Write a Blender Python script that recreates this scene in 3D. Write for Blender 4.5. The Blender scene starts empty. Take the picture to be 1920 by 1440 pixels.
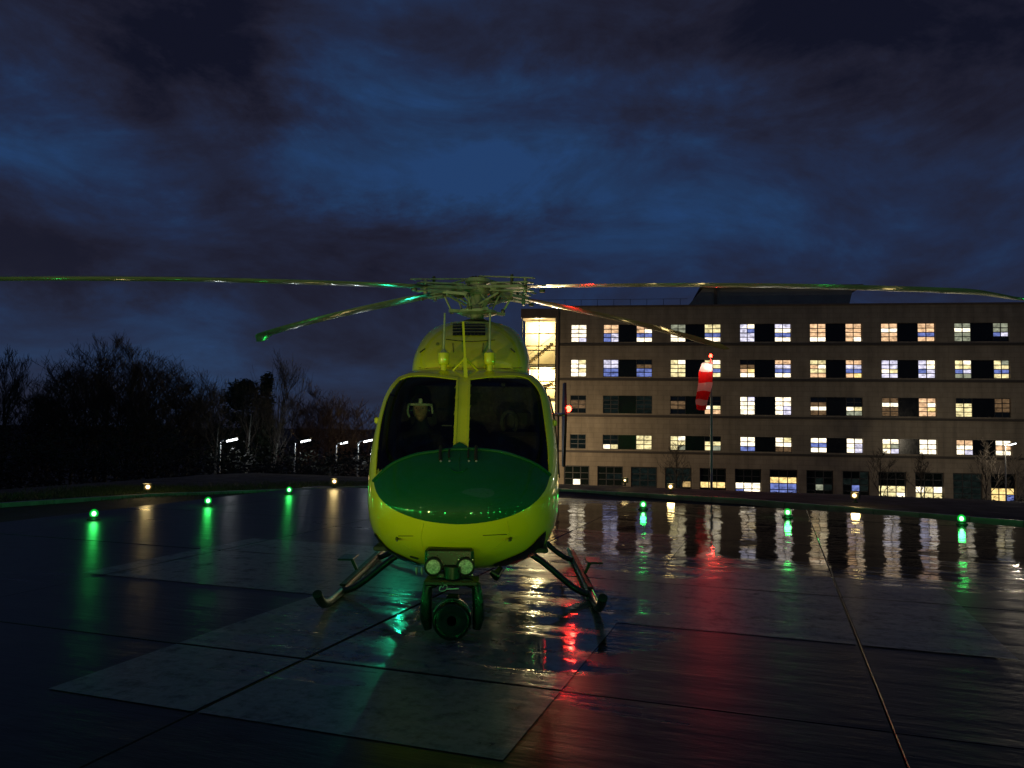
import bpy, bmesh, math, random
from mathutils import Vector, Matrix
from mathutils.bvhtree import BVHTree
V = Vector
rnd = random.Random(7)
sc = bpy.context.scene
col = sc.collection
R = math.radians

# ------------------------------------------------------------------ camera
FPX, PIT, ROLL, CH = 1463.5, 0.058, -0.0137, 1.6555      # focal length in photo pixels, pitch, roll, eye height
_cp, _sp = math.cos(PIT), math.sin(PIT)
CF = V((0, _cp, _sp)); _U = V((0, -_sp, _cp)); _R = V((1, 0, 0))
CR = math.cos(ROLL) * _R - math.sin(ROLL) * _U
CU = math.sin(ROLL) * _R + math.cos(ROLL) * _U
CO = V((0, 0, CH))
cam = bpy.data.cameras.new('camera'); cam.sensor_width = 36; cam.lens = 36 * FPX / 1920
cam.clip_start = 0.05; cam.clip_end = 5000
co = bpy.data.objects.new('camera', cam); col.objects.link(co)
co.matrix_world = Matrix(((CR.x, CU.x, -CF.x, 0), (CR.y, CU.y, -CF.y, 0), (CR.z, CU.z, -CF.z, CH), (0, 0, 0, 1)))
sc.camera = co

# ------------------------------------------------------------------ exposure
sc.view_settings.view_transform = 'Standard'; sc.view_settings.look = 'None'
sc.view_settings.exposure = 0; sc.view_settings.gamma = 1
sc.cycles.use_denoising = True
sc.cycles.max_bounces = 8
sc.cycles.sample_clamp_indirect = 4.0
sc.cycles.caustics_reflective = False; sc.cycles.caustics_refractive = False

# ------------------------------------------------------------------ node helpers
class NT:
    def __init__(s, tree): s.t = tree; s.n = tree.nodes; s.l = tree.links
    def new(s, typ, **kw):
        n = s.n.new(typ)
        for k, v in kw.items(): setattr(n, k, v)
        return n
    def put(s, sock, v):
        if hasattr(v, 'is_linked'): s.l.new(v, sock)
        else: sock.default_value = v
    def math(s, op, a, b=0.0, clamp=False):
        n = s.new('ShaderNodeMath', operation=op, use_clamp=clamp)
        s.put(n.inputs[0], a); s.put(n.inputs[1], b); return n.outputs[0]
    def vec(s, op, a, b=(0, 0, 0)):
        n = s.new('ShaderNodeVectorMath', operation=op)
        s.put(n.inputs[0], a); s.put(n.inputs[1], b)
        return n.outputs['Value'] if op in ('LENGTH', 'DOT_PRODUCT', 'DISTANCE') else n.outputs['Vector']
    def noise(s, vec, scale, detail=3, rough=.55, dist=0):
        n = s.new('ShaderNodeTexNoise')
        if vec is not None: s.put(n.inputs['Vector'], vec)
        n.inputs['Scale'].default_value = scale; n.inputs['Detail'].default_value = detail
        n.inputs['Roughness'].default_value = rough; n.inputs['Distortion'].default_value = dist
        return n.outputs['Fac']
    def noise_c(s, vec, scale):
        n = s.new('ShaderNodeTexNoise'); s.put(n.inputs['Vector'], vec); n.inputs['Scale'].default_value = scale; n.inputs['Detail'].default_value = 3
        return n.outputs['Color']
    def rng(s, v, a, b, c, d, smooth=False):
        n = s.new('ShaderNodeMapRange'); n.interpolation_type = 'SMOOTHSTEP' if smooth else 'LINEAR'
        s.put(n.inputs['Value'], v)
        for k, x in zip(('From Min', 'From Max', 'To Min', 'To Max'), (a, b, c, d)): s.put(n.inputs[k], x)
        return n.outputs['Result']
    def mix(s, f, a, b, mode='MIX'):
        n = s.new('ShaderNodeMix', data_type='RGBA', blend_type=mode)
        s.put(n.inputs['Factor'], f)
        for i, x in ((6, a), (7, b)):
            s.put(n.inputs[i], (*x, 1) if isinstance(x, tuple) and len(x) == 3 else x)
        return n.outputs[2]
    def ramp(s, f, stops):
        n = s.new('ShaderNodeValToRGB'); e = n.color_ramp.elements
        while len(e) < len(stops): e.new(.5)
        for el, (p, c) in zip(e, stops): el.position = p; el.color = (*c, 1)
        s.put(n.inputs[0], f); return n.outputs[0]
    def mapping(s, vec, scale=(1, 1, 1), rot=(0, 0, 0)):
        n = s.new('ShaderNodeMapping'); s.put(n.inputs['Vector'], vec)
        n.inputs['Scale'].default_value = scale; n.inputs['Rotation'].default_value = rot
        return n.outputs['Vector']

# ------------------------------------------------------------------ sky (dusk, broken cloud) and faint sun below the cloud
w = bpy.data.worlds.new('World'); sc.world = w; w.use_nodes = True
T = NT(w.node_tree); T.n.clear()
gen = T.new('ShaderNodeTexCoord').outputs['Generated']
xyz = T.new('ShaderNodeSeparateXYZ'); T.l.new(gen, xyz.inputs[0])
az = T.math('ARCTAN2', xyz.outputs[0], xyz.outputs[1]); el = T.math('ARCSINE', xyz.outputs[2])
cmb = T.new('ShaderNodeCombineXYZ'); T.l.new(az, cmb.inputs[0]); T.l.new(el, cmb.inputs[1])
ae = cmb.outputs[0]
wz = T.new('ShaderNodeTexNoise'); T.l.new(T.mapping(gen, (1, 1, 1.7)), wz.inputs['Vector'])
wz.inputs['Scale'].default_value = 6.0; wz.inputs['Detail'].default_value = 8; wz.inputs['Roughness'].default_value = .66
warp = T.vec('MULTIPLY', T.vec('SUBTRACT', wz.outputs['Color'], (.5, .5, .5)), (.30, .20, 0))
aw = T.vec('ADD', ae, warp)
fine = T.noise(T.mapping(gen, (1, 1, 2.2)), 4.2, 8, .62, .5)
def dirae(x, y):
    d = (CF * FPX + CR * (x - 960) - CU * (y - 720)).normalized()
    return math.atan2(d.x, d.y), math.asin(d.z)
# clear gaps (+) and thick banks (-): photo direction, half sizes in radians, weight
BL = [(720, 200, .16, .18, .54), (640, 330, .12, .07, .42), (860, 330, .12, .06, .3), (120, 260, .22, .09, .40), (950, 300, .12, .10, .26),
      (1650, 330, .30, .10, .20), (330, 600, .16, .035, .40), (60, 650, .26, .06, .55), (560, 735, .16, .04, .48), (1000, 130, .10, .08, .12), (1520, 310, .40, .16, .58), (1120, 250, .22, .12, .34), (100, 270, .28, .13, .30),
      (400, 130, .10, .12, -.42), (150, 40, .25, .10, -.5), (1150, 190, .14, .13, -.06), (450, 440, .35, .05, -.30), (900, 60, .2, .05, -.2),
      (1050, 430, .3, .05, -.16), (1800, 40, .34, .18, -.75), (1450, 30, .25, .1, -.35), (200, 610, .08, .02, -.25)]
acc = T.rng(fine, .32, .68, -.44, .52)
for (px, py, sa, se, wt) in BL:
    a0, e0 = dirae(px, py)
    d = T.vec('LENGTH', T.vec('MULTIPLY', T.vec('SUBTRACT', aw, (a0, e0, 0)), (1 / sa, 1 / se, 0)))
    acc = T.math('ADD', acc, T.rng(d, 0.0, 1.55, wt, 0.0, True))
dens = T.rng(acc, -.62, 1.0, 0, 1)
cloud = T.ramp(dens, [(0, (.0058, .0068, .0170)), (.22, (.0125, .0130, .0270)), (.42, (.0150, .0190, .0430)), (.62, (.0150, .0260, .0680)), (.85, (.0155, .0400, .1080)), (1, (.0165, .0490, .1420))])
warm = T.rng(el, 0.0, .22, .75, 0, True)
cloud = T.mix(T.math('MULTIPLY', warm, .5), cloud, T.mix(dens, (.014, .015, .028), (.040, .056, .092)))
sky = T.new('ShaderNodeTexSky', sky_type='NISHITA', sun_disc=False)
sky.sun_elevation = R(-4); sky.sun_rotation = R(200)
skyc = T.mix(1.0, sky.outputs[0], (.05, .05, .05), 'MULTIPLY')
bg = T.new('ShaderNodeBackground'); T.l.new(T.mix(.12, cloud, skyc, 'ADD'), bg.inputs['Color']); bg.inputs['Strength'].default_value = 1.0
wo = T.new('ShaderNodeOutputWorld'); T.l.new(bg.outputs[0], wo.inputs['Surface'])
sun = bpy.data.lights.new('sun', 'SUN'); sun.energy = .012; sun.angle = R(25); sun.color = (.75, .85, 1)
so = bpy.data.objects.new('sun', sun); col.objects.link(so); so.rotation_euler = (R(35), 0, R(20))

# ------------------------------------------------------------------ pixel helpers
def ray(x, y): return (CF * FPX + CR * (x - 960) - CU * (y - 720)).normalized()
def at_z(x, y, z=0.0):
    d = ray(x, y); return CO + d * ((z - CH) / d.z)
def at_Y(x, y, Y):
    d = ray(x, y); return CO + d * (Y / d.y)
def to_px(p):
    d = p - CO; z = d.dot(CF); return 960 + FPX * d.dot(CR) / z, 720 - FPX * d.dot(CU) / z

# ------------------------------------------------------------------ materials
M = {}
def mat(name, c, rough=.5, metal=0.0, var=.18, scale=14, bump=0.0, bscale=40, coat=0.0, spec=.5, drops=0.0, rvar=.25):
    m = bpy.data.materials.new(name); m.use_nodes = True; t = NT(m.node_tree); M[name] = m
    b = t.n['Principled BSDF']; o = t.new('ShaderNodeTexCoord').outputs['Object']
    n = t.noise(o, scale, 4)
    t.put(b.inputs['Base Color'], t.mix(t.rng(n, .3, .7, 0, 1), tuple(x * (1 - var) for x in c), tuple(min(1, x * (1 + var)) for x in c)))
    t.put(b.inputs['Roughness'], t.rng(t.noise(o, scale * 2.3, 3), .3, .7, rough * (1 - rvar), min(1, rough * (1 + rvar))))
    b.inputs['Metallic'].default_value = metal; b.inputs['Coat Weight'].default_value = coat; b.inputs['Coat Roughness'].default_value = .015; b.inputs['Coat IOR'].default_value = 1.75
    b.inputs['Specular IOR Level'].default_value = spec
    if bump or drops:
        bn = t.new('ShaderNodeBump'); bn.inputs['Distance'].default_value = .01
        if drops:
            v = t.new('ShaderNodeTexVoronoi'); t.put(v.inputs['Vector'], o); v.inputs['Scale'].default_value = 75
            v.inputs['Randomness'].default_value = 1
            h = t.math('MULTIPLY', t.rng(v.outputs['Distance'], .12, .34, 1, 0, True), t.rng(t.noise(o, 40, 1), .45, .6, 0, 1))
            bn.inputs['Strength'].default_value = drops; t.put(bn.inputs['Height'], h)
            t.l.new(bn.outputs[0], b.inputs['Coat Normal'])
        else:
            bn.inputs['Strength'].default_value = bump; t.put(bn.inputs['Height'], t.noise(o, bscale, 4)); t.l.new(bn.outputs[0], b.inputs['Normal'])
    return m
def emit(name, c, strength, var=.0, scale=3):
    m = bpy.data.materials.new(name); m.use_nodes = True; t = NT(m.node_tree); M[name] = m
    t.n.remove(t.n['Principled BSDF']); e = t.new('ShaderNodeEmission')
    if var:
        g = t.new('ShaderNodeNewGeometry').outputs['Position']
        f = t.rng(t.noise(t.mapping(g, (1, 1, 1.6)), scale, 3, .7), .3, .7, 1 - var, 1 + var)
        t.put(e.inputs['Strength'], t.math('MULTIPLY', f, strength))
    else: e.inputs['Strength'].default_value = strength
    e.inputs['Color'].default_value = (*c, 1)
    t.l.new(e.outputs[0], t.n['Material Output'].inputs['Surface']); return m
def glass(name, tint, refl=1.0):
    m = bpy.data.materials.new(name); m.use_nodes = True; t = NT(m.node_tree); M[name] = m
    t.n.remove(t.n['Principled BSDF'])
    tr = t.new('ShaderNodeBsdfTransparent'); tr.inputs[0].default_value = (*tint, 1)
    gl = t.new('ShaderNodeBsdfGlossy'); gl.inputs['Roughness'].default_value = .03; gl.inputs[0].default_value = (refl, refl, refl, 1)
    lw = t.new('ShaderNodeLayerWeight'); lw.inputs['Blend'].default_value = .5          # Schlick reflectance, the same from both sides
    f = t.math('ADD', t.math('MULTIPLY', t.math('POWER', lw.outputs['Facing'], 5.0), .95), .04)
    mx = t.new('ShaderNodeMixShader'); t.l.new(f, mx.inputs[0]); t.l.new(tr.outputs[0], mx.inputs[1]); t.l.new(gl.outputs[0], mx.inputs[2])
    t.l.new(mx.outputs[0], t.n['Material Output'].inputs['Surface']); return m

TH = 0.3261                                    # the pad's own axes turned against the camera's
PC = V((0, 8.75, 0))
UA = V((math.cos(TH), -math.sin(TH), 0)); VA = V((math.sin(TH), math.cos(TH), 0))
def uv(u, v, z=0.0): return PC + UA * u + VA * v + V((0, 0, z))

def wet(name, c1, c2, r0, r1, worn=None):
    m = bpy.data.materials.new(name); m.use_nodes = True; t = NT(m.node_tree); M[name] = m
    b = t.n['Principled BSDF']; g = t.new('ShaderNodeNewGeometry').outputs['Position']
    q = t.mapping(g, (1, 1, 1), (0, 0, TH))
    big = t.noise(q, .55, 5, .6, .4); mid = t.noise(q, 3.2, 4, .6); sm = t.noise(q, 55, 3, .6)
    streak = t.noise(t.mapping(q, (.7, 3.4, 1)), 1.0, 5, .62)
    rip = t.noise(t.mapping(q, (2.2, 9, 1)), 1.0, 3, .6)
    brush = t.noise(t.mapping(q, (2.5, 60, 1)), 1.0, 2, .6)
    base = t.mix(t.rng(mid, .3, .7, 0, 1), c1, c2)
    if worn: base = t.mix(t.rng(t.math('ADD', t.math('MULTIPLY', mid, .5), t.math('MULTIPLY', t.noise(q, 14, 5, .7), .5)), .50, .66, 0, .8), base, worn)
    t.put(b.inputs['Base Color'], base)
    if worn:                                                    # flaked paint: bare concrete shows through
        fl = t.noise(q, 9, 6, .72); t.put(b.inputs['Alpha'], t.rng(t.math('ADD', t.math('MULTIPLY', fl, .6), t.math('MULTIPLY', mid, .4)), .36, .50, .5, 1))
    pool = t.rng(big, .35, .65, -.18, .18)                     # where the rain water stands: low parts of the pad
    wv = t.vec('ADD', g, t.vec('MULTIPLY', t.vec('SUBTRACT', t.noise_c(g, .5), (.5, .5, .5)), (1.9, 1.9, 0)))
    for (cx, cy, rx, ry, wt_) in ((5.5, 14.0, 7.5, 5.5, 1.0), (.25, 7.2, 1.0, 2.6, .62), (-1.4, 6.6, .9, 2.0, .42)):
        dd = t.vec('LENGTH', t.vec('MULTIPLY', t.vec('SUBTRACT', wv, (cx, cy, 0)), (1 / rx, 1 / ry, 0)))
        pool = t.math('ADD', pool, t.rng(dd, .45, 1.25, wt_, 0, True))
    dry = t.rng(t.math('ADD', pool, t.math('MULTIPLY', t.math('SUBTRACT', streak, .5), 1.5)), .22, .66, 1, 0, True)
    film = t.rng(dry, 0, 1, .40, .62)
    t.put(b.inputs['Roughness'], t.rng(dry, 0, 1, r0, r1))
    b.inputs['IOR'].default_value = 1.27
    h = t.math('ADD', t.math('MULTIPLY', streak, .85), t.math('MULTIPLY', t.math('MULTIPLY', sm, .05), t.rng(film, .42, .62, .15, 1)))
    h = t.math('ADD', h, t.math('MULTIPLY', t.math('MULTIPLY', brush, .035), t.rng(film, .42, .62, .2, 1)))
    h = t.math('ADD', h, t.math('ADD', t.math('MULTIPLY', mid, .16), t.math('MULTIPLY', rip, t.rng(t.noise(q, 1.1, 2), .38, .62, .04, .42))))
    calm = t.rng(t.noise(q, .8, 3), .42, .64, .12, .65)          # still water in places, ruffled in others
    h = t.math('MULTIPLY', h, t.math('ADD', t.math('MULTIPLY', dry, t.math('SUBTRACT', 1.0, calm)), calm))
    bn = t.new('ShaderNodeBump'); bn.inputs['Strength'].default_value = .85; bn.inputs['Distance'].default_value = .012
    t.put(bn.inputs['Height'], h); t.l.new(bn.outputs[0], b.inputs['Normal'])
    return m
wet('wet_concrete', (.012, .0125, .013), (.030, .030, .030), .045, .32)
wet('white_paint_wet', (.15, .165, .19), (.25, .265, .29), .05, .33, worn=(.06, .06, .065))
mat('joint_filler', (.012, .012, .012), .35, bump=.2)
mat('kerb_concrete', (.20, .20, .19), .45, var=.3, scale=3, bump=.25)
mat('soil', (.022, .022, .018), .85, var=.4, scale=.8, bump=.5, bscale=6)
mat('asphalt', (.035, .035, .037), .4, var=.3, scale=2, bump=.2)
mat('grass_blade', (.06, .085, .02), .55, var=.4, scale=2)
mat('yellow_paint', (.68, .66, .006), .36, var=.05, scale=3, coat=.9, drops=.22)
mat('yellow_trim', (.62, .60, .02), .35, var=.06, coat=.5)
mat('green_paint', (.002, .080, .026), .5, var=.06, scale=3, coat=.6, drops=.15, spec=.2)
mat('lining', (.05, .052, .05), .8, bump=.2)
mat('black_gloss', (.007, .0075, .0075), .32, var=.3, coat=.12)
mat('black_rubber', (.014, .014, .014), .6, bump=.15)
mat('black_metal', (.022, .023, .023), .38, metal=.3)
mat('skid_paint', (.012, .013, .013), .34, coat=.25)
mat('blade_paint', (.30, .30, .28), .17, var=.2, scale=5, coat=.3)
mat('blade_dark', (.03, .03, .03), .35)
mat('hub_metal', (.36, .38, .34), .42, metal=.25, var=.25, scale=18, bump=.1)
mat('hub_dark', (.06, .06, .06), .45, metal=.4)
mat('steel', (.45, .46, .47), .32, metal=.9)
mat('galvanised', (.38, .40, .41), .45, metal=.5, var=.2)
mat('stone', (.40, .33, .235), .75, var=.12, scale=.6, bump=.15, bscale=5)
mat('stone_dark', (.17, .13, .10), .8, var=.15, scale=1)
t = NT(M['stone'].node_tree); b_ = t.n['Principled BSDF']; src = b_.inputs['Base Color'].links[0].from_socket
o_ = t.new('ShaderNodeTexCoord').outputs['Object']; sx = t.new('ShaderNodeSeparateXYZ'); t.l.new(o_, sx.inputs[0]); cx_ = t.new('ShaderNodeCombineXYZ'); t.l.new(sx.outputs[0], cx_.inputs[0]); t.l.new(sx.outputs[2], cx_.inputs[1])
bk = t.new('ShaderNodeTexBrick'); t.l.new(cx_.outputs[0], bk.inputs['Vector']); bk.inputs['Scale'].default_value = 1; bk.inputs['Brick Width'].default_value = 1.25; bk.inputs['Row Height'].default_value = .52; bk.inputs['Mortar Size'].default_value = .035
bk.inputs['Color1'].default_value = (1, 1, 1, 1); bk.inputs['Color2'].default_value = (.93, .93, .93, 1); bk.inputs['Mortar'].default_value = (.80, .80, .80, 1)
stn = t.rng(t.noise(t.mapping(o_, (1, 1, .12)), 1.3, 4, .6), .42, .7, 1, .72)
sv_ = t.mix(1.0, t.mix(1.0, src, bk.outputs['Color'], 'MULTIPLY'), stn, 'MULTIPLY'); t.l.new(sv_, b_.inputs['Base Color'])
mat('course', (.09, .075, .06), .7, var=.2)
mat('window_frame', (.05, .05, .05), .5)
mat('spandrel', (.008, .010, .010), .22, var=.3, scale=2)
mat('roof_grey', (.34, .33, .30), .7, var=.2, scale=.5)
mat('bark', (.045, .036, .028), .85, var=.35, scale=4, bump=.4)
mat('bark_red_lit', (.10, .045, .025), .85, var=.3, scale=4, bump=.4)  # reddish bark with the orange lamp light put into its colour
mat('bark_pale', (.24, .23, .20), .8, var=.4, scale=3, bump=.2)
mat('needle', (.018, .034, .014), .7, var=.4, scale=1)
mat('bush_leaf', (.010, .013, .006), .7, var=.5, scale=1)
mat('fence_wood', (.16, .12, .085), .75, var=.3, scale=3, bump=.3)
mat('skin', (.42, .26, .18), .5, var=.08)
mat('flight_suit', (.02, .024, .022), .85, bump=.3)
mat('helmet_navy', (.012, .014, .035), .25, coat=.5)
mat('helmet_white', (.62, .63, .60), .4)
mat('seat_cloth', (.06, .06, .06), .9, bump=.4)
mat('lamp_body', (.05, .05, .045), .45, metal=.4)
mat('mark_white', (.75, .78, .74), .5)
glass('windscreen_glass', (.60, .64, .61))
glass('door_glass', (.10, .11, .11))
glass('lens_clear', (.75, .78, .75))
mat('lens_ribbed', (.62, .72, .55), .3, metal=.2, var=.5, scale=70, bump=.8, bscale=120)
mat('dark_glass', (.010, .018, .016), .06, var=.3, spec=.9)
emit('lamp_green', (.22, 1.0, .34), 16); emit('lamp_amber', (1.0, .74, .36), 14); emit('lamp_white', (.92, .97, 1.0), 7)
emit('lamp_stair', (1.0, .85, .5), 8); emit('lamp_red', (1.0, .03, .015), 60); emit('lamp_nav_green', (.02, 1.0, .45), 40)
def halo(name, c, strength, clear):  # see-through shell whose glow fades outward, imitating a halo round a lamp
    m = bpy.data.materials.new(name); m.use_nodes = True; t = NT(m.node_tree); M[name] = m; t.n.remove(t.n['Principled BSDF'])
    e = t.new('ShaderNodeEmission'); e.inputs[0].default_value = (*c, 1); e.inputs[1].default_value = strength
    tr = t.new('ShaderNodeBsdfTransparent'); lw = t.new('ShaderNodeLayerWeight'); lw.inputs['Blend'].default_value = .5
    mx = t.new('ShaderNodeMixShader'); t.put(mx.inputs[0], t.rng(lw.outputs['Facing'], 0, .95, 1 - clear, .0, True)); t.l.new(tr.outputs[0], mx.inputs[1]); t.l.new(e.outputs[0], mx.inputs[2])
    t.l.new(mx.outputs[0], t.n['Material Output'].inputs['Surface'])
halo('halo_green', (.005, 1.0, .07), .8, .4); halo('halo_amber', (1.0, .50, .10), .6, .4); halo('halo_red', (1.0, .01, .01), .9, .4)
def fabric(name, c):
    m = mat(name, c, .8, var=.1, bump=.2); t = NT(m.node_tree); b = t.n['Principled BSDF']
    tl = t.new('ShaderNodeBsdfTranslucent'); tl.inputs[0].default_value = (*c, 1)
    mx = t.new('ShaderNodeMixShader'); mx.inputs[0].default_value = .6
    t.l.new(b.outputs[0], mx.inputs[1]); t.l.new(tl.outputs[0], mx.inputs[2]); t.l.new(mx.outputs[0], t.n['Material Output'].inputs['Surface'])
fabric('sock_red', (.75, .03, .03)); fabric('sock_white', (.8, .78, .74))
PAL = {'W': ((1.0, .86, .62), 1.9), 'O': ((1.0, .62, .34), .95), 'B': ((.26, .34, .88), .55), 'L': ((.84, .80, 1.0), .95), 'Y': ((1.0, .84, .42), 1.0),
       'D': ((1.0, .60, .30), .13), 'G': ((.80, .84, .60), .34), 'g': ((.25, .40, .36), .020), 'A': ((1.0, .70, .26), 1.2), 'a': ((1.0, .66, .26), .5)}
for k, (c, s) in PAL.items(): emit('pane_' + k, c, s, .62, 1.9)
M['pane_K'] = M['dark_glass']

# ------------------------------------------------------------------ mesh builder
class MB:
    def __init__(s): s.v = []; s.f = []
    def add(s, vs, fs):
        o = len(s.v); s.v += [V(p) for p in vs]; s.f += [tuple(i + o for i in f) for f in fs]; return s
    def box(s, c, d, rot=None):
        c = V(c); vs = []
        for x in (-.5, .5):
            for y in (-.5, .5):
                for z in (-.5, .5):
                    p = V((x * d[0], y * d[1], z * d[2])); vs.append(c + (rot @ p if rot else p))
        return s.add(vs, [(0, 1, 3, 2), (4, 6, 7, 5), (0, 4, 5, 1), (2, 3, 7, 6), (0, 2, 6, 4), (1, 5, 7, 3)])
    def beam(s, p0, p1, wd, ht, up=(0, 0, 1)):
        p0, p1 = V(p0), V(p1); d = p1 - p0; L = d.length; d.normalize(); x = d.cross(V(up))
        if x.length < 1e-5: x = d.cross(V((1, 0, 0)))
        x.normalize(); z = x.cross(d); return s.box((p0 + p1) / 2, (wd, L, ht), Matrix((x, d, z)).transposed())
    def bevbox(s, c, d, b):                                     # box with chamfered edges
        c = V(c); hx, hy, hz = d[0] / 2, d[1] / 2, d[2] / 2; rings = []
        for z, i in ((-hz, b), (-hz + b, 0), (hz - b, 0), (hz, b)):
            x, y = hx - i, hy - i; k = b
            rings.append([(x, -y + k), (x, y - k), (x - k, y), (-x + k, y), (-x, y - k), (-x, -y + k), (-x + k, -y), (x - k, -y)])
            rings[-1] = [c + V((p[0], p[1], z)) for p in rings[-1]]
        o = len(s.v)
        for r in rings: s.v += r
        for j in range(3):
            for i in range(8):
                k = (i + 1) % 8; s.f.append((o + j * 8 + i, o + j * 8 + k, o + j * 8 + 8 + k, o + j * 8 + 8 + i))
        s.f.append(tuple(o + 7 - i for i in range(8))); s.f.append(tuple(o + 24 + i for i in range(8))); return s
    def tube(s, pts, rad, n=10, cap=True, sq=1.0):
        pts = [V(p) for p in pts]
        if not hasattr(rad, '__len__'): rad = [rad] * len(pts)
        o = len(s.v); x = None
        for i, p in enumerate(pts):
            d = (pts[min(i + 1, len(pts) - 1)] - pts[max(i - 1, 0)]).normalized()
            if x is None:
                x = d.orthogonal().normalized()
                if sq != 1: x = d.cross(V((0, 0, 1))).normalized()
            x = (x - d * x.dot(d)).normalized(); y = d.cross(x)
            for k in range(n):
                a = 2 * math.pi * k / n; s.v.append(p + (x * math.cos(a) + y * math.sin(a) * sq) * rad[i])
        for i in range(len(pts) - 1):
            for k in range(n):
                q = (k + 1) % n; s.f.append((o + i * n + k, o + i * n + q, o + i * n + n + q, o + i * n + n + k))
        if cap: s.f.append(tuple(o + n - 1 - k for k in range(n))); s.f.append(tuple(o + (len(pts) - 1) * n + k for k in range(n)))
        return s
    def lathe(s, c, prof, axis=(0, 0, 1), n=20):               # prof: (radius, height along axis)
        c = V(c); a = V(axis).normalized(); x = a.orthogonal().normalized(); y = a.cross(x); o = len(s.v)
        for r, h in prof:
            for k in range(n):
                t = 2 * math.pi * k / n; s.v.append(c + a * h + (x * math.cos(t) + y * math.sin(t)) * r)
        for i in range(len(prof) - 1):
            for k in range(n):
                q = (k + 1) % n; s.f.append((o + i * n + k, o + i * n + q, o + i * n + n + q, o + i * n + n + k))
        s.f.append(tuple(o + n - 1 - k for k in range(n))); s.f.append(tuple(o + (len(prof) - 1) * n + k for k in range(n))); return s
    def grid(s, rows, closed=False):
        o = len(s.v); m = len(rows[0])
        for r in rows: s.v += [V(p) for p in r]
        for i in range(len(rows) - 1):
            for k in range(m if closed else m - 1):
                q = (k + 1) % m; s.f.append((o + i * m + k, o + i * m + q, o + i * m + m + q, o + i * m + m + k))
        return s
    def build(s, name, m, parent=None, smooth=False, org=None):
        me = bpy.data.meshes.new(name)
        if parent is not None and org is None: org = ORG[parent.name]
        org = org or V((0, 0, 0))
        me.from_pydata([tuple(p - org) for p in s.v], [], s.f)
        if smooth:
            me.polygons.foreach_set('use_smooth', [True] * len(me.polygons))
        me.materials.append(M[m] if isinstance(m, str) else m); me.update()
        o = bpy.data.objects.new(name, me); col.objects.link(o)
        if parent is not None: o.parent = parent
        else: o.location = org
        ORG[o.name] = V(org)
        if smooth and len(s.f) > 6: sharp(me)
        return o
def sharp(me, ang=40):
    bm = bmesh.new(); bm.from_mesh(me); bmesh.ops.recalc_face_normals(bm, faces=bm.faces); lim = R(ang)
    for e in bm.edges:
        if len(e.link_faces) == 2 and e.calc_face_angle(0) > lim: e.smooth = False
    bm.to_mesh(me); bm.free()
ORG = {}
def tag(o, label, cat, group=None, kind=None):
    if label: o['label'] = label
    if cat: o['category'] = cat
    if group: o['group'] = group
    if kind: o['kind'] = kind
    return o
def thing(name, loc, label, cat, group=None, rz=0):
    o = bpy.data.objects.new(name, None); col.objects.link(o); o.location = loc; o.rotation_euler.z = rz; o.empty_display_size = .2
    ORG[o.name] = V(loc) if rz == 0 else V((0, 0, 0)); return tag(o, label, cat, group)
def lamp(name, parent, loc, energy, c, radius=.05, kind='POINT', **kw):
    l = bpy.data.lights.new(name, kind); l.energy = energy; l.color = c; l.shadow_soft_size = radius
    for k, v in kw.items(): setattr(l, k, v)
    o = bpy.data.objects.new(name, l); col.objects.link(o); o.parent = parent; o.location = V(loc) - ORG[parent.name]
    return o
def copy_tree(o, parent=None):
    c = o.copy(); col.objects.link(c); c.parent = parent; ORG[c.name] = ORG[o.name]
    for ch in list(o.children): copy_tree(ch, c)
    return c
def sstep(a, b, x):
    t = max(0, min(1, (x - a) / (b - a))); return t * t * (3 - 2 * t)
def interp(tab, x):                                             # monotone smooth table
    if x <= tab[0][0]: return tab[0][1]
    for i in range(len(tab) - 1):
        (x0, y0), (x1, y1) = tab[i], tab[i + 1]
        if x <= x1:
            def sl(j):
                if j <= 0: return (tab[1][1] - tab[0][1]) / (tab[1][0] - tab[0][0])
                if j >= len(tab) - 1: return (tab[-1][1] - tab[-2][1]) / (tab[-1][0] - tab[-2][0])
                a = (tab[j][1] - tab[j - 1][1]) / (tab[j][0] - tab[j - 1][0]); b = (tab[j + 1][1] - tab[j][1]) / (tab[j + 1][0] - tab[j][0])
                return 0 if a * b <= 0 else 2 * a * b / (a + b)
            h = x1 - x0; t = (x - x0) / h; m0, m1 = sl(i) * h, sl(i + 1) * h
            return (2*t**3 - 3*t*t + 1)*y0 + (t**3 - 2*t*t + t)*m0 + (-2*t**3 + 3*t*t)*y1 + (t**3 - t*t)*m1
    return tab[-1][1]

# ================================================================== SETTING
BU = V((math.cos(.1361), -math.sin(.1361), 0)); BN = V((-math.sin(.1361), -math.cos(.1361), 0))   # facade direction, outward normal
B0 = V((7.266, 85.76, 0)); GZ = -5.35                        # facade origin; ground level at the hospital
def ground_z(x, y):
    d = max(abs((V((x, y, 0)) - PC).dot(UA)) , abs((V((x, y, 0)) - PC).dot(VA)))
    s = sstep(15.5, 34, d); return -.06 - s * (-GZ - .06)
m = MB(); N = 72
rr = [0] + [9 + 1.0 * i for i in range(30)] + [42, 50, 60, 75, 100, 150, 250, 500, 1000, 2600]
m.v.append(V((PC.x, PC.y, -.16)))
for r in rr[1:]:
    for k in range(N):
        a = 2 * math.pi * k / N; x, y = PC.x + r * math.cos(a), PC.y + r * math.sin(a)
        z = ground_z(x, y)
        if r < 12.5: z = min(z, -.16)
        m.v.append(V((x, y, z)))
for k in range(N): m.f.append((0, 1 + k, 1 + (k + 1) % N))
for i in range(len(rr) - 2):
    for k in range(N):
        q = (k + 1) % N; m.f.append((1 + i * N + k, 1 + i * N + N + k, 1 + i * N + N + q, 1 + i * N + q))
tag(m.build('ground', 'soil', smooth=True), None, None, kind='structure')

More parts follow.
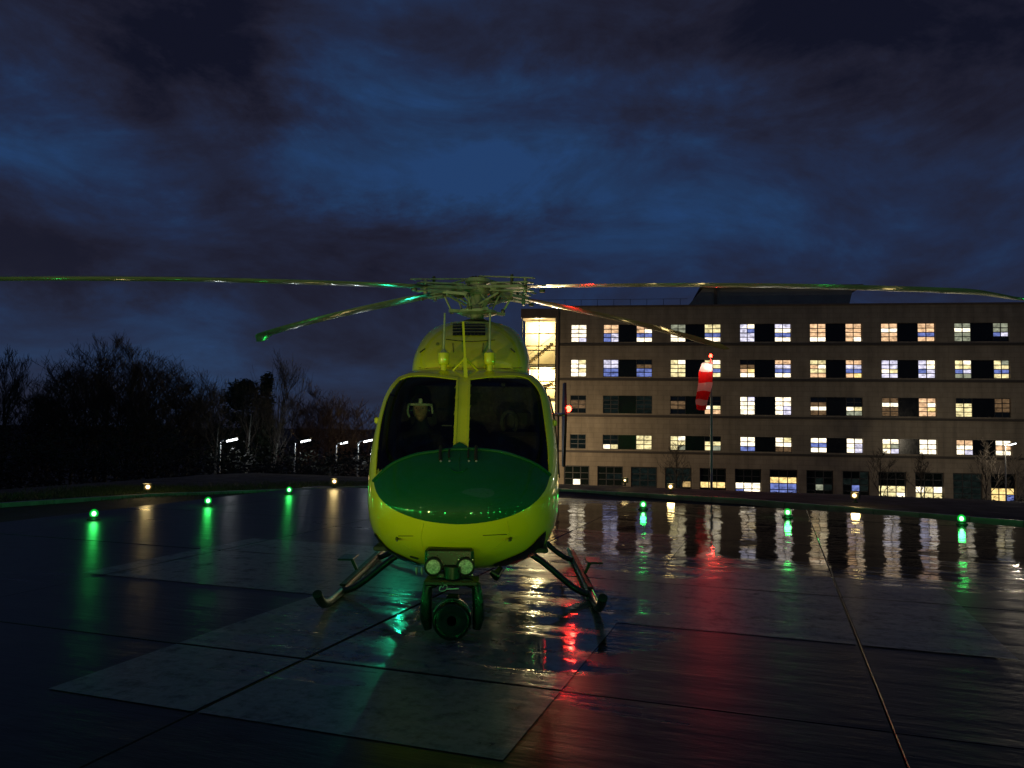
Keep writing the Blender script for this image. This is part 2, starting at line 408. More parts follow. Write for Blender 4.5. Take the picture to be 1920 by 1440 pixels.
# --- helipad: concrete slabs with joints, clipped to the pad's outline
PAD = [(-9.4, -10.2), (10.6, -10.2), (10.6, 4.9), (7, 8.3), (5.3, 9.4), (3, 10.0), (-9.4, 10.9)]
def clip(poly, clipper):
    out = poly
    for i in range(len(clipper)):
        a, b = clipper[i], clipper[(i + 1) % len(clipper)]
        def side(p): return (b[0] - a[0]) * (p[1] - a[1]) - (b[1] - a[1]) * (p[0] - a[0])
        res = []
        for j in range(len(out)):
            p, q = out[j], out[(j + 1) % len(out)]; sp, sq = side(p), side(q)
            if sp >= 0: res.append(p)
            if (sp >= 0) != (sq >= 0):
                t = sp / (sp - sq); res.append((p[0] + (q[0] - p[0]) * t, p[1] + (q[1] - p[1]) * t))
        out = res
        if len(out) < 3: return []
    r = []
    for p in out:
        if not r or (abs(p[0] - r[-1][0]) + abs(p[1] - r[-1][1])) > 1e-4: r.append(p)
    return r
pad = MB().add([uv(u, v, -.10) for u, v in PAD] + [uv(u, v, -.45) for u, v in PAD],
               [tuple(range(7))] + [(i, i + 7, (i + 1) % 7 + 7, (i + 1) % 7) for i in range(7)]).build('helipad', 'joint_filler', org=PC)
tag(pad, None, None, kind='structure')
S0, T0, SP = -.383, -3.387, 3.80
slabs = []
G = .0045
for i in range(-4, 5):
    for j in range(-3, 6):
        u0, v0 = S0 + i * SP, T0 + j * SP
        poly = clip([(u0 + G, v0 + G), (u0 + SP - G, v0 + G), (u0 + SP - G, v0 + SP - G), (u0 + G, v0 + SP - G)], PAD)
        if len(poly) < 3: continue
        area = abs(sum(poly[k][0] * poly[(k + 1) % len(poly)][1] - poly[(k + 1) % len(poly)][0] * poly[k][1] for k in range(len(poly)))) / 2
        if area < .05: continue
        slabs.append(poly); n = len(poly); cx, cy = sum(p[0] for p in poly) / n, sum(p[1] for p in poly) / n
        dz = rnd.uniform(-.004, 0); tx, ty = rnd.uniform(-.0006, .0006), rnd.uniform(-.0006, .0006)
        def ring(k, z): return [uv(cx + (u - cx) * k, cy + (v - cy) * k, z + dz + tx * (u - cx) + ty * (v - cy)) for u, v in poly]
        mb = MB(); mb.v = ring(.997, 0) + ring(1, -.006) + ring(1, -.099)
        mb.f = [tuple(range(n))] + [(a + b * n, a + b * n + n, (a + 1) % n + b * n + n, (a + 1) % n + b * n) for b in range(2) for a in range(n)]
        mb.build('slab', 'wet_concrete', pad)
cross = [[(-1.5, -4.5), (1.5, -4.5), (1.5, 4.5), (-1.5, 4.5)], [(-4.5, -1.5), (-1.5, -1.5), (-1.5, 1.5), (-4.5, 1.5)], [(1.5, -1.5), (4.5, -1.5), (4.5, 1.5), (1.5, 1.5)]]
mb = MB()
for poly in slabs:
    n = len(poly); cx, cy = sum(p[0] for p in poly) / n, sum(p[1] for p in poly) / n
    ins = [(cx + (u - cx) * .993, cy + (v - cy) * .993) for u, v in poly]
    for c in cross:
        pc = clip(c, ins)
        if len(pc) >= 3: mb.add([uv(u, v, .0035) for u, v in pc], [tuple(range(len(pc)))])
mb.build('painted_cross', 'white_paint_wet', pad)['label'] = 'worn white cross painted over the wet slabs'

# --- kerb line beyond the dark verge
def kerb(pts, label):
    P = [at_z(x, y, .06) for x, y in pts]
    a = (P[0] - P[1]).normalized(); P = [P[0] + a * 14] + P
    b = (P[-1] - P[-2]).normalized(); mb = MB()
    for k in range(len(P) - 1):
        L = (P[k + 1] - P[k]).length; n = max(1, round(L / .915)); d = (P[k + 1] - P[k]) / n
        for q in range(n):
            z = V((0, 0, -.06 + rnd.uniform(-.006, .006)))
            yield P[k] + d * q + d.normalized() * .006 + z, P[k] + d * (q + 1) - d.normalized() * .006 + z
kb = MB().build('kerb', 'joint_filler', org=V((0, 20, 0)))
tag(kb, None, None, kind='structure')
CORN = at_z(870, 901, .06); 
for pts in ([(0, 938), (270, 922), (690, 907.5), (868, 901.5)], [(1920, 971), (1640, 950), (1400, 931), (1050, 913), (872, 902)]):
    for p0, p1 in kerb(pts, ''):
        MB().beam(p0 - V((0, 0, .10)), p1 - V((0, 0, .10)), .14, .22).build('kerb_stone', 'kerb_concrete', kb)

# ================================================================== HOSPITAL
def fac(x, y, off=0.0):                                        # photo pixel -> (s along the facade, z), off = metres in front
    d = ray(x, y); o = B0 + BN * off; t = (o - CO).dot(BN) / d.dot(BN); p = CO + d * t
    return (p - B0).dot(BU), p.z
def fp(s, z, out=0.0): return B0 + BU * s + BN * out + V((0, 0, z))
hosp = thing('hospital_building', fp(20, GZ), 'long stone hospital block with rows of lit windows behind the helipad', 'building')
COLS = [(1070, 1099.5), (1131, 1160), (1193, 1223), (1257, 1286), (1321, 1352), (1387.5, 1416), (1453, 1484), (1519, 1550), (1586, 1617), (1653, 1685), (1722, 1755), (1791, 1823), (1864, 1894)]
SC = [(fac(a, 690)[0], fac(b, 690)[0]) for a, b in COLS]
step = SC[12][0] - SC[10][0]
for k in range(2):
    SC += [(SC[11 + 2 * k][0] + step, SC[11 + 2 * k][1] + step), (SC[12 + 2 * k][0] + step, SC[12 + 2 * k][1] + step)]
ZF = {}
for f_, (yt, yb) in {5: (608, 641.5), 4: (675, 708), 3: (741, 775), 2: (816, 843.5)}.items():
    ZF[f_] = (fac(1340, yt + (-.8 if f_ > 3 else 2))[1], fac(1340, yb + (-.6 if f_ > 3 else 2))[1])
GC = [(1057, 1105), (1120, 1168), (1183, 1232), (1247, 1297), (1312, 1362), (1378, 1428), (1443, 1496), (1512, 1563), (1580, 1631), (1647, 1700), (1716, 1770), (1787, 1843), (1858, 1905)]
SG = [(fac(a, 900)[0], fac(b, 900)[0]) for a, b in GC]
stepg = SG[12][0] - SG[11][0]
for k in range(3): SG.append((SG[-1][0] + stepg, SG[-1][1] + stepg))
ZG = (fac(1340, 878)[1], GZ + .25)
ZTOP = fac(1340, 574)[1]; SL = fac(1047.5, 690)[0]; SR = SC[-1][1] + 2.2; DEP = 14.0
holes = []
for f_, (zt, zb) in ZF.items():
    holes.append((SC[0][0], SC[0][1], zb, zt))
    for k in range(1, len(SC) - 1, 2): holes.append((SC[k][0], SC[k + 1][1], zb, zt))
for a, b in SG: holes.append((a, b, ZG[1], ZG[0]))
# wall with real openings and reveals
def wall_mesh(s0, s1, z0, z1, holes, th=.45):
    ss = sorted({s0, s1, *[h[0] for h in holes], *[h[1] for h in holes]}); zs = sorted({z0, z1, *[h[2] for h in holes], *[h[3] for h in holes]})
    mb = MB()
    for i in range(len(ss) - 1):
        for j in range(len(zs) - 1):
            cs, cz = (ss[i] + ss[i + 1]) / 2, (zs[j] + zs[j + 1]) / 2
            if any(h[0] < cs < h[1] and h[2] < cz < h[3] for h in holes): continue
            mb.add([fp(ss[i], zs[j]), fp(ss[i + 1], zs[j]), fp(ss[i + 1], zs[j + 1]), fp(ss[i], zs[j + 1])], [(0, 1, 2, 3)])
    for a, b, c, d in holes:
        q = [(a, c), (b, c), (b, d), (a, d)]
        for k in range(4):
            (p, r), (t, u) = q[k], q[(k + 1) % 4]
            mb.add([fp(p, r), fp(t, u), fp(t, u, -th), fp(p, r, -th)], [(0, 1, 2, 3)])
    mb.add([fp(s0, z0), fp(s0, z1), fp(s0, z1, -DEP), fp(s0, z0, -DEP)], [(0, 1, 2, 3)])
    mb.add([fp(s1, z0), fp(s1, z1), fp(s1, z1, -DEP), fp(s1, z0, -DEP)], [(0, 3, 2, 1)])
    mb.add([fp(s0, z1), fp(s1, z1), fp(s1, z1, -DEP), fp(s0, z1, -DEP)], [(0, 1, 2, 3)])
    mb.add([fp(s0, z0, -DEP), fp(s1, z0, -DEP), fp(s1, z1, -DEP), fp(s0, z1, -DEP)], [(0, 3, 2, 1)])
    return mb
wall_mesh(SL, SR, GZ - .6, ZTOP, holes).build('wall', 'stone', hosp)
def fbox(mb, s0, s1, z0, z1, o0, o1):                           # box in facade coordinates
    vs = [fp(s, z, o) for s in (s0, s1) for z in (z0, z1) for o in (o0, o1)]
    return mb.add(vs, [(0, 1, 3, 2), (4, 6, 7, 5), (0, 4, 5, 1), (2, 3, 7, 6), (0, 2, 6, 4), (1, 5, 7, 3)])
for f_, (zt, zb) in ZF.items(): fbox(MB(), SL + .05, SR - .05, zb - .42, zb - .16, -.02, .07).build('string_course', 'course', hosp)
fbox(MB(), SL - .1, SR + .1, ZTOP - .02, ZTOP + .16, -DEP - .1, .12).build('parapet', 'stone_dark', hosp)
CODE = {5: 'WWWW OOBB OOBW GGWW YYBW LLLL LWBW OOOW OOOO OWOO OOBO GWGG GGBK LLWL OOOO YYYY WWWW',
        4: 'WWWW LLBB KDBB YYYY YYBY KDOW OLBW YOYO OLBO LLWL LLBL YYBG YYBY OOOO WWWW YYYY OOBB',
        3: 'KDDK gggg gggg KDDK KKWO WWWW WWWW KDWD KKWG DWDD OOOO KYYY DDDK OOOO DDDD WWWW gggg',
        2: 'ggg ggW YYY YYY KYY WWB WWD WBW WWW WYW WWW OWW WOW WWW WWW YYY WWW'}
GCODE = ['KKKK KKWW KKKK', 'KKKK KgKK KgKK', 'gggg gggg gggg', 'gggg gggg ggaK', 'KKAK KKAK KKAK', 'KKWB KKWW KKWW', 'KABB KABB KABB', 'KKKK KgGK KKgK', 'KgKK KgBg gggK', 'KKYY KKYY KKYW', 'KKWY KKYY KKWY', 'gggg gggg gggg', 'KKAA KKAA KKAB', 'KKWW KKWW KKWW', 'KKKK KKAA KKAA', 'gggg gggg gggg']
panes = []      # (size order, window object, corners, code)
def make_window(s0, s1, zb, zt, grid, dep, gap=.085, edge=.06):
    nc, nr = len(grid), len(grid[0]); mb = MB()
    fbox(mb, s0, s1, zb, zb + edge, -dep - .09, -dep + .02); fbox(mb, s0, s1, zt - edge, zt, -dep - .09, -dep + .02)
    fbox(mb, s0, s0 + edge, zb + edge, zt - edge, -dep - .09, -dep + .02); fbox(mb, s1 - edge, s1, zb + edge, zt - edge, -dep - .09, -dep + .02)
    a0, a1, c0, c1 = s0 + edge, s1 - edge, zb + edge, zt - edge
    pw, ph = (a1 - a0) / nc, (c1 - c0) / nr
    for k in range(1, nc): fbox(mb, a0 + pw * k - gap / 2, a0 + pw * k + gap / 2, c0, c1, -dep - .07, -dep)
    for r in range(1, nr):
        for k in range(nc):
            fbox(mb, a0 + pw * k + (gap / 2 if k else 0), a0 + pw * (k + 1) - (gap / 2 if k < nc - 1 else 0), c0 + ph * r - gap / 2, c0 + ph * r + gap / 2, -dep - .068, -dep - .004)
    wdw = mb.build('window', 'window_frame', hosp)
    for k in range(nc):
        for r in range(nr):
            panes.append((s0, wdw, (a0 + pw * k, a0 + pw * (k + 1), c1 - ph * (r + 1), c1 - ph * r, -dep - .05), grid[k][r]))
for f_, (zt, zb) in ZF.items():
    codes = CODE[f_].split()
    for k, (a, b) in enumerate(SC):
        cd = codes[k]; c1, c2 = list(cd), list(cd); rw = random.Random(f_ * 100 + k)
        for r in range(len(cd)):                                  # curtains and blinds differ a little between the two leaves
            if cd[r] in 'WOLYB' and rw.random() < .34: c2[r] = rw.choice({'W': 'WYL', 'O': 'OWA', 'L': 'LWB', 'Y': 'YWG', 'B': 'BLB'}[cd[r]])
        make_window(a, b, zb, zt, [c1, c2], .16)
    for k in range(1, len(SC) - 1, 2):
        fbox(MB(), SC[k][1] + .01, SC[k + 1][0] - .01, zb, zt, -.30, -.20).build('spandrel_panel', 'spandrel', hosp)
for k, (a, b) in enumerate(SG):
    make_window(a, b, ZG[1], ZG[0], [list(x) for x in GCODE[k].split()], .22, .09, .12)
# --- glazed stair tower at the end of the block
TS0 = fac(979, 690)[0]; TS1 = SL - .02; TZ = fac(1010, 581)[1]; TG = fac(1010, 597)[1]
fbox(MB(), TS0 - .1, TS1, TG, TZ, -9, .9).build('stair_tower_cap', 'stone_dark', hosp)
fbox(MB(), TS0, TS1, GZ - .5, TG, -9, -2.6).build('stair_tower_core', 'stone_dark', hosp)
fbox(MB(), TS1 - .22, TS1, GZ - .5, TG, -2.6, .74).build('stair_tower_cheek', 'stone_dark', hosp)
ty = [597.5, 627, 650, 658, 684, 692, 716, 723, 729, 748, 775, 800, 826, 850]
tz = [fac(1011, y)[1] for y in ty]
tc = ['ZZ', 'AZ', 'Aa', 'aA', 'KK', 'Za', 'AA', 'aa', 'AZ', 'AZ', 'Aa', 'ZZ', 'AA']
tsm = fac(1011, 690)[0]; bars = MB()
for i, z in enumerate(tz): fbox(bars, TS0, TS1 - .22, z - .05, z + .05, .62, .72)
for s in (TS0 + .05, tsm, TS1 - .28): fbox(bars, s - .05, s + .05, tz[-1], TG, .60, .735)
tw = bars.build('window', 'window_frame', hosp); tw['label'] = 'tall brightly lit stairwell glazing'
mat('cream_wall', (.80, .70, .48), .7, var=.08, scale=.7)
fbox(MB(), TS0 + .02, TS1 - .24, GZ - .5, TG - .02, -2.59, -2.50).build('stair_back_wall', 'cream_wall', hosp)
lv = [TG - .02] + [fac(1011, y)[1] for y in (685, 748, 820)] + [GZ]
for i in range(4):
    zt_, zb2 = lv[i], lv[i + 1]; mid = (zt_ + zb2) / 2 - .2
    if i: fbox(MB(), TS0 + .1, TS1 - .26, zt_ - .28, zt_ - .02, -2.5, .55).build('landing', 'cream_wall', hosp)
    mb = MB(); sa_, sb_ = TS0 + .3, TS1 - .7                    # one flight of stairs and its balustrade
    for q in range(9):
        t0, t1 = q / 9, (q + 1) / 9; za = zb2 + .1 + (mid - zb2) * t0
        fbox(mb, sa_ + (sb_ - sa_) * t0, sa_ + (sb_ - sa_) * t1, za, za + .3, -1.5, -.3)
    fl = mb.build('stair_flight', 'cream_wall', hosp)
    MB().beam(fp(sa_, zb2 + 1.1, -1.6), fp(sb_, mid + 1.1, -1.6), .03, .04).build('handrail', 'window_frame', fl)
    lo = MB(); cs_ = (TS0 + TS1) / 2 + (.5 if i % 2 else -.3)
    fbox(lo, cs_ - .5, cs_ + .5, zt_ - .42, zt_ - .34, -1.4, -.6); lo.build('ceiling_light', 'lamp_stair', hosp)
    lamp('stair_glow', hosp, fp(cs_, zt_ - .75, -.7), 1500, (1, .80, .42), .25)
for i in range(len(tz) - 1):
    for c in range(2):
        s0, s1 = (TS0 + .05, tsm) if c == 0 else (tsm, TS1 - .28)
        MB().add([fp(s0 + .05, tz[i + 1] + .05, .66), fp(s1 - .05, tz[i + 1] + .05, .66), fp(s1 - .05, tz[i] - .05, .66), fp(s0 + .05, tz[i] - .05, .66)], [(0, 1, 2, 3)]).build('stair_pane', 'lens_clear', tw)
panes.sort(key=lambda p: -p[0] if p[0] <= SC[12][1] + 1 or p[0] == 99 else 1e6 + p[0])
rest = {}
for n, (s_, wd, (a, b, c, d, o), code) in enumerate(panes):
    if n < 298:
        MB().add([fp(a, c, o), fp(b, c, o), fp(b, d, o), fp(a, d, o)], [(0, 1, 2, 3)]).build('pane', 'pane_' + code, wd)
    else: rest.setdefault(code, []).append((a, b, c, d, o))
mb = MB(); mi = []
for i, (code, L) in enumerate(rest.items()):
    for a, b, c, d, o in L: mb.add([fp(a, c, o), fp(b, c, o), fp(b, d, o), fp(a, d, o)], [(0, 1, 2, 3)]); mi.append(i)
ro = mb.build('remaining_panes', 'pane_W', hosp); ro['kind'] = 'stuff'; ro.data.materials.clear()
for code in rest: ro.data.materials.append(M['pane_' + code])
ro.data.polygons.foreach_set('material_index', mi)
# --- roof plant room with a sloped end, and the roof rail
def roof_px(x, y, back): return fac(x, y, -back)
p0, p1, p2, p3 = roof_px(1288, 575, 1), roof_px(1318, 541, 1), roof_px(1600, 546, 1), roof_px(1592, 575, 1)
zb_ = ZTOP + .1
prof = [(p0[0], zb_), (p1[0], p1[1]), (p2[0], p1[1]), (p3[0], zb_)]
mb = MB(); mb.v = [fp(s, z, -1) for s, z in prof] + [fp(s, z, -9) for s, z in prof]
mb.f = [(0, 3, 2, 1), (4, 5, 6, 7), (0, 1, 5, 4), (1, 2, 6, 5), (2, 3, 7, 6)]
pr = mb.build('plant_room', 'roof_grey', hosp)
fbox(MB(), p1[0] - .3, p2[0] + .9, p1[1], p1[1] + .22, -9.4, -.6).build('roof_slab', 'stone_dark', pr)
fbox(MB(), p1[0] + 1.2, p1[0] + 1.5, zb_, p1[1], -.98, -.8).build('downpipe', 'stone_dark', pr)
mb = MB(); s = SL - 3
while s < p0[0]:
    mb.beam(fp(s, ZTOP + .1, -.4), fp(s, ZTOP + .9, -.4), .04, .04, (1, 0, 0)); s += 1.8
mb.beam(fp(SL - 3, ZTOP + .9, -.4), fp(p0[0], ZTOP + .9, -.4), .035, .035); mb.build('roof_rail', 'window_frame', hosp)

# ================================================================== HELICOPTER
HX, HY = -.42, 9.1                                             # mast position
NY = 6.15                                                       # nose tip
heli = thing('helicopter', (HX, HY, 0), 'yellow air ambulance helicopter with dark green nose parked on the wet pad', 'helicopter')
W_T = [(0, .0), (1.15, .862), (3.8, .862), (4.5, .74), (5.0, .52), (5.6, .30), (10.3, .16)]
ZT = [(0, 1.0), (.03, 1.12), (.1, 1.22), (.25, 1.36), (.45, 1.50), (.8, 1.88), (1.08, 2.13), (1.25, 2.215), (1.5, 2.25), (3, 2.25), (4.2, 2.18), (5, 2.05), (5.6, 1.98), (10.3, 1.95)]
ZB = [(0, 1.0), (.03, .86), (.1, .74), (.25, .60), (.5, .49), (.9, .42), (1.5, .40), (3.5, .40), (4.3, .55), (5, 1.05), (5.6, 1.42), (10.3, 1.62)]
ZM = [(0, 1.0), (.5, 1.08), (1.0, 1.16), (3.5, 1.2), (5, 1.6), (5.6, 1.72), (10.3, 1.79)]
NU = [(0, 2.0), (.45, 2.6), (.9, 4.2), (1.2, 5.0), (3.5, 4.6), (5.6, 2), (10.3, 2)]
NL = [(0, 2.0), (.4, 2.5), (1.0, 3.0), (3.5, 3), (5.6, 2), (10.3, 2)]
def wid(a):
    if a < 1.15: return .862 * (1 - (1 - a / 1.15) ** 2.4) ** (1 / 2.4)
    return interp(W_T[1:], a)
def section(a, off=0.0, n=160):
    wd, zt, zb, zm = max(.004, wid(a) - off), interp(ZT, a) - off, interp(ZB, a) + off, interp(ZM, a)
    zt = max(zt, zm + .003); zb = min(zb, zm - .003)
    nu, nl = interp(NU, a), interp(NL, a); pts = []
    for k in range(720):
        t = 2 * math.pi * k / 720; c, s_ = math.cos(t), math.sin(t); e = 2 / (nu if s_ >= 0 else nl)
        x = wd * math.copysign(abs(c) ** e, c); z = (zt - zm if s_ >= 0 else zm - zb) * math.copysign(abs(s_) ** e, s_)
        pts.append((HX + x * (1 - .07 * max(0, z) * min(1, a)), zm + z))
    L = [0]                                                     # even spacing round the section
    for k in range(720):
        p, q = pts[k], pts[(k + 1) % 720]; L.append(L[-1] + math.hypot(q[0] - p[0], q[1] - p[1]))
    out = []; j = 0
    for k in range(n):
        t = L[-1] * k / n
        while L[j + 1] < t: j += 1
        u = (t - L[j]) / max(1e-12, L[j + 1] - L[j]); p, q = pts[j], pts[(j + 1) % 720]
        out.append(V((p[0] + (q[0] - p[0]) * u, NY + a, p[1] + (q[1] - p[1]) * u)))
    return out
ST = [.0005, .003, .008, .016, .028] + [.045 + .02 * i for i in range(80)] + [1.7, 1.9, 2.2, 2.6, 3, 3.4, 3.8, 4.1, 4.3, 4.5, 4.7, 4.85, 5, 5.2, 5.4, 5.6, 6.2, 7, 8, 9, 10.3]
hull = MB().grid([section(a) for a in ST], True)
hull.f.append(tuple(range(159, -1, -1))); nn = (len(ST) - 1) * 160; hull.f.append(tuple(nn + k for k in range(160)))
BV = BVHTree.FromPolygons([tuple(p) for p in hull.v], hull.f)
def hit(x, y, lift=.004):
    d = ray(x, y); r = BV.ray_cast(CO, d)
    if r[0] is None or r[0].y > NY + 2.2:                       # just outside the outline: nearest point of the hull
        p = CO + d * 7.2; r = BV.find_nearest(p)
    nrm = r[1]
    if nrm.dot(d) > 0: nrm = -nrm
    return r[0] + nrm * lift
def resample(pts, n):
    pts = [V((p[0], p[1], 0)) for p in pts]; L = [0]
    # smooth curve through the points (Catmull-Rom), then even spacing
    fine_ = []
    for i in range(len(pts) - 1):
        p0, p1, p2, p3 = pts[max(i - 1, 0)], pts[i], pts[i + 1], pts[min(i + 2, len(pts) - 1)]
        for k in range(12):
            t = k / 12; fine_.append(.5 * ((2 * p1) + (p2 - p0) * t + (2 * p0 - 5 * p1 + 4 * p2 - p3) * t * t + (3 * p1 - p0 - 3 * p2 + p3) * t ** 3))
    fine_.append(pts[-1])
    for a, b in zip(fine_, fine_[1:]): L.append(L[-1] + (b - a).length)
    out = []; j = 0
    for k in range(n):
        t = L[-1] * k / (n - 1)
        while j < len(L) - 2 and L[j + 1] < t: j += 1
        u = (t - L[j]) / max(1e-9, L[j + 1] - L[j]); out.append(fine_[j].lerp(fine_[j + 1], min(1, u)))
    return out
def coons(top, bot, lef, rig, n, m_):
    Tt, Bt, Lt, Rt = resample(top, n), resample(bot, n), resample(lef, m_), resample(rig, m_); rows = []
    for j in range(m_):
        t = j / (m_ - 1); row = []
        for i in range(n):
            s = i / (n - 1)
            row.append((1 - t) * Bt[i] + t * Tt[i] + (1 - s) * Lt[j] + s * Rt[j] - ((1 - s) * (1 - t) * Bt[0] + s * (1 - t) * Bt[-1] + (1 - s) * t * Tt[0] + s * t * Tt[-1]))
        rows.append(row)
    return rows
PANE_L = dict(top=[(750, 712), (768, 706), (800, 705), (857, 712)], bot=[(705.5, 893), (735, 871), (775, 855), (810, 848.5), (851, 845)],
              lef=[(705.5, 893), (707.5, 850), (713, 800), (722, 760), (733, 733), (750, 712)], rig=[(851, 845), (857, 712)])
PANE_R = dict(top=[(881, 712), (930, 706), (968, 705), (990, 710)], bot=[(877, 843), (930, 847), (975, 859), (1028.5, 886)],
              lef=[(877, 843), (881, 712)], rig=[(1028.5, 886), (1027, 840), (1022, 795), (1015, 748), (1006, 726), (990, 710)])
def outline(P):
    return resample(P['bot'], 24)[:-1] + resample(P['rig'], 24)[:-1] + resample(P['top'], 24)[::-1][:-1] + resample(P['lef'], 24)[::-1][:-1]
OL = [outline(PANE_L), outline(PANE_R)]
def inside(x, y, poly):
    c = False; j = len(poly) - 1
    for i in range(len(poly)):
        a, b = poly[i], poly[j]
        if (a.y > y) != (b.y > y) and x < (b.x - a.x) * (y - a.y) / (b.y - a.y) + a.x: c = not c
        j = i
    return c
def scaled(poly, k):
    c = sum(poly, V((0, 0, 0))) / len(poly); return [c + (p - c) * k for p in poly]
def hollow(mb, polys, amax):
    keep = []
    for f in mb.f:
        c = sum((mb.v[i] for i in f), V((0, 0, 0))) / len(f)
        if c.y < NY + amax and c.z > 1.3:
            x, y = to_px(c); 
            if any(inside(x, y, p) for p in polys): continue
        keep.append(f)
    mb.f = keep
hollow(hull, OL, 1.5)
fus = hull.build('fuselage', 'yellow_paint', heli, True)
ins = MB().grid([section(a, .035, 96) for a in ST[8:-9]], True); hollow(ins, [scaled(p, 1.05) for p in OL], 1.6)
ins.build('cabin_lining', 'lining', heli, True)
for P, O in ((PANE_L, OL[0]), (PANE_R, OL[1])):
    g = coons(P['top'], P['bot'], P['lef'], P['rig'], 22, 22)
    MB().grid([[hit(p.x, p.y, .005) for p in r] for r in g]).build('windscreen', 'windscreen_glass', heli, True)
    n = len(O); c = sum(O, V((0, 0, 0))) / n
    rings = []
    for k, lf in ((-1.5, .004), (-1.5, .012), (3.5, .012), (3.5, .001)):
        rings.append([hit(*(p + (p - c).normalized() * k).xy, lf) for p in O])
    MB().grid(rings, True).build('windscreen_frame', 'yellow_trim', heli, True)
# green nose panel, wrapped over the nose below the screens
gt = resample([(703, 903), (735, 874), (775, 857), (815, 850), (865, 845), (930, 849), (975, 861), (1008, 876), (1029, 892)], 40)
gb = resample([(703, 903), (712, 930), (740, 955), (795, 975), (868, 982), (940, 972), (990, 950), (1018, 922), (1029, 892)], 40)
rows = [[gt[i].lerp(gb[i], j / 16) for i in range(40)] for j in range(17)]
nose = MB().grid([[hit(p.x, p.y, .014) for p in r] for r in rows]).build('nose_panel', 'green_paint', heli, True)
nose['label'] = 'dark green painted nose panel'
rim = [hit(p.x, p.y - .5, .016) for p in gt]
MB().tube(rim, .014, 8).build('nose_rim', 'green_paint', nose, True)
pp = [(848, 841), (849, 832), (862, 825), (876, 833), (877, 841)]
MB().add([hit(x, y + 6, .016) for x, y in pp] , [tuple(range(5))]).build('post_foot', 'green_paint', nose)
# seams, vent and hinge on the nose
def seam(pts, r, mt, par, name, lift=.008):
    return MB().tube([hit(p.x, p.y, lift) for p in resample(pts, 14)], r, 5).build(name, mt, par, True)
seam([(843, 880), (850, 886), (860, 888), (870, 885), (876, 880)], .004, 'green_paint', nose, 'grab_bar', .018)
seam([(862, 852), (861, 887)], .005, 'green_paint', nose, 'hinge', .014)
for pts in ([(845, 890), (841, 929)], [(869, 890), (867, 929)], [(806, 932), (840, 929), (868, 929), (902, 931)]): seam(pts, .0025, 'green_paint', nose, 'seam')
for x in (827, 843, 879, 893):
    big = x in (827, 893); p = [hit(x, 842 if big else 848, .03), hit(x - 1, 856, .035), hit(x - 1, 866 if big else 862, .02)]
    wp = MB().tube(p, .014 if big else .008, 8).build('wiper', 'black_rubber', heli, True)
    MB().lathe(hit(x, 867, .012), [(.012, -.012), (.014, 0), (.008, .01)], (0, -1, .2), 8).build('pivot', 'steel', wp, True)
for (x, s_) in ((745, -1), (957, 1)):
    p = hit(x, 1010, .0); q = p + V((-s_ * .01, -.09, -.005))
    pt = MB().tube([p + V((0, .03, .012)), p + V((0, -.03, -.002)), q], [.018, .013, .007], 8).build('pitot_tube', 'black_metal', heli, True)
seam([(748, 1004), (775, 1004)], .0022, 'black_rubber', heli, 'panel_seam'); seam([(905, 1003), (950, 1001)], .0022, 'black_rubber', heli, 'panel_seam')
seam([(770, 1042), (785, 1046)], .008, 'black_rubber', heli, 'vent')
seam([(795, 955 + 25), (790, 1010), (800, 1045)], .0018, 'yellow_trim', heli, 'panel_seam'); seam([(950, 978), (952, 1003), (925, 1030)], .0018, 'yellow_trim', heli, 'panel_seam')
for inner, outer in (([(703, 997), (714, 1012), (732, 1030), (752, 1040), (790, 1058)], [(703, 1003), (711, 1030), (725, 1046), (752, 1059), (790, 1062)]),
                     ([(1022, 995), (1010, 1006), (993, 1024), (970, 1038), (925, 1056)], [(1022, 1003), (1017, 1024), (1003, 1044), (975, 1058), (925, 1060)])):
    A, B = resample(inner, 18), resample(outer, 18)
    MB().grid([[hit(*A[i].lerp(B[i], j / 5).xy, .009) for i in range(18)] for j in range(6)]).build('chin_window', 'black_gloss', heli, True)
# side doors: window patches, frames, handles on both flanks
def side(Y, z, s_, lift=.006):
    r = BV.ray_cast(V((HX + s_ * 3, Y, z)), V((-s_, 0, 0))); return r[0] + V((s_ * lift, 0, 0))
for s_ in (-1, 1):
    for (y0, y1, z0, z1) in ((1.10, 1.95, 1.22, 1.98), (2.15, 3.3, 1.25, 1.95)):
        rows = []
        for j in range(9):
            t = j / 8; z = z0 + (z1 - z0) * t; sh = .30 * t * (y0 < 1.5); rows.append([side(NY + y0 + sh + (y1 - y0 - sh) * i / 10, z, s_) for i in range(11)])
        pw = MB().grid(rows).build('door_window', 'door_glass' if False else 'dark_glass', heli, True)
        b = rows[0] + [r[-1] for r in rows[1:]] + rows[-1][::-1][1:] + [r[0] for r in rows[::-1][1:]]
        MB().tube(b, .012, 6).build('seal', 'black_rubber', pw, True)
    dh = side(NY + 2.02, 1.15, s_, .012); MB().bevbox(dh, (.03, .12, .035), .008).build('door_handle', 'black_metal', heli)
    hg = side(NY + 1.05, 1.72, s_, .006)
    MB().bevbox(hg, (.04, .08, .06), .012).build('door_hinge', 'yellow_paint', heli)
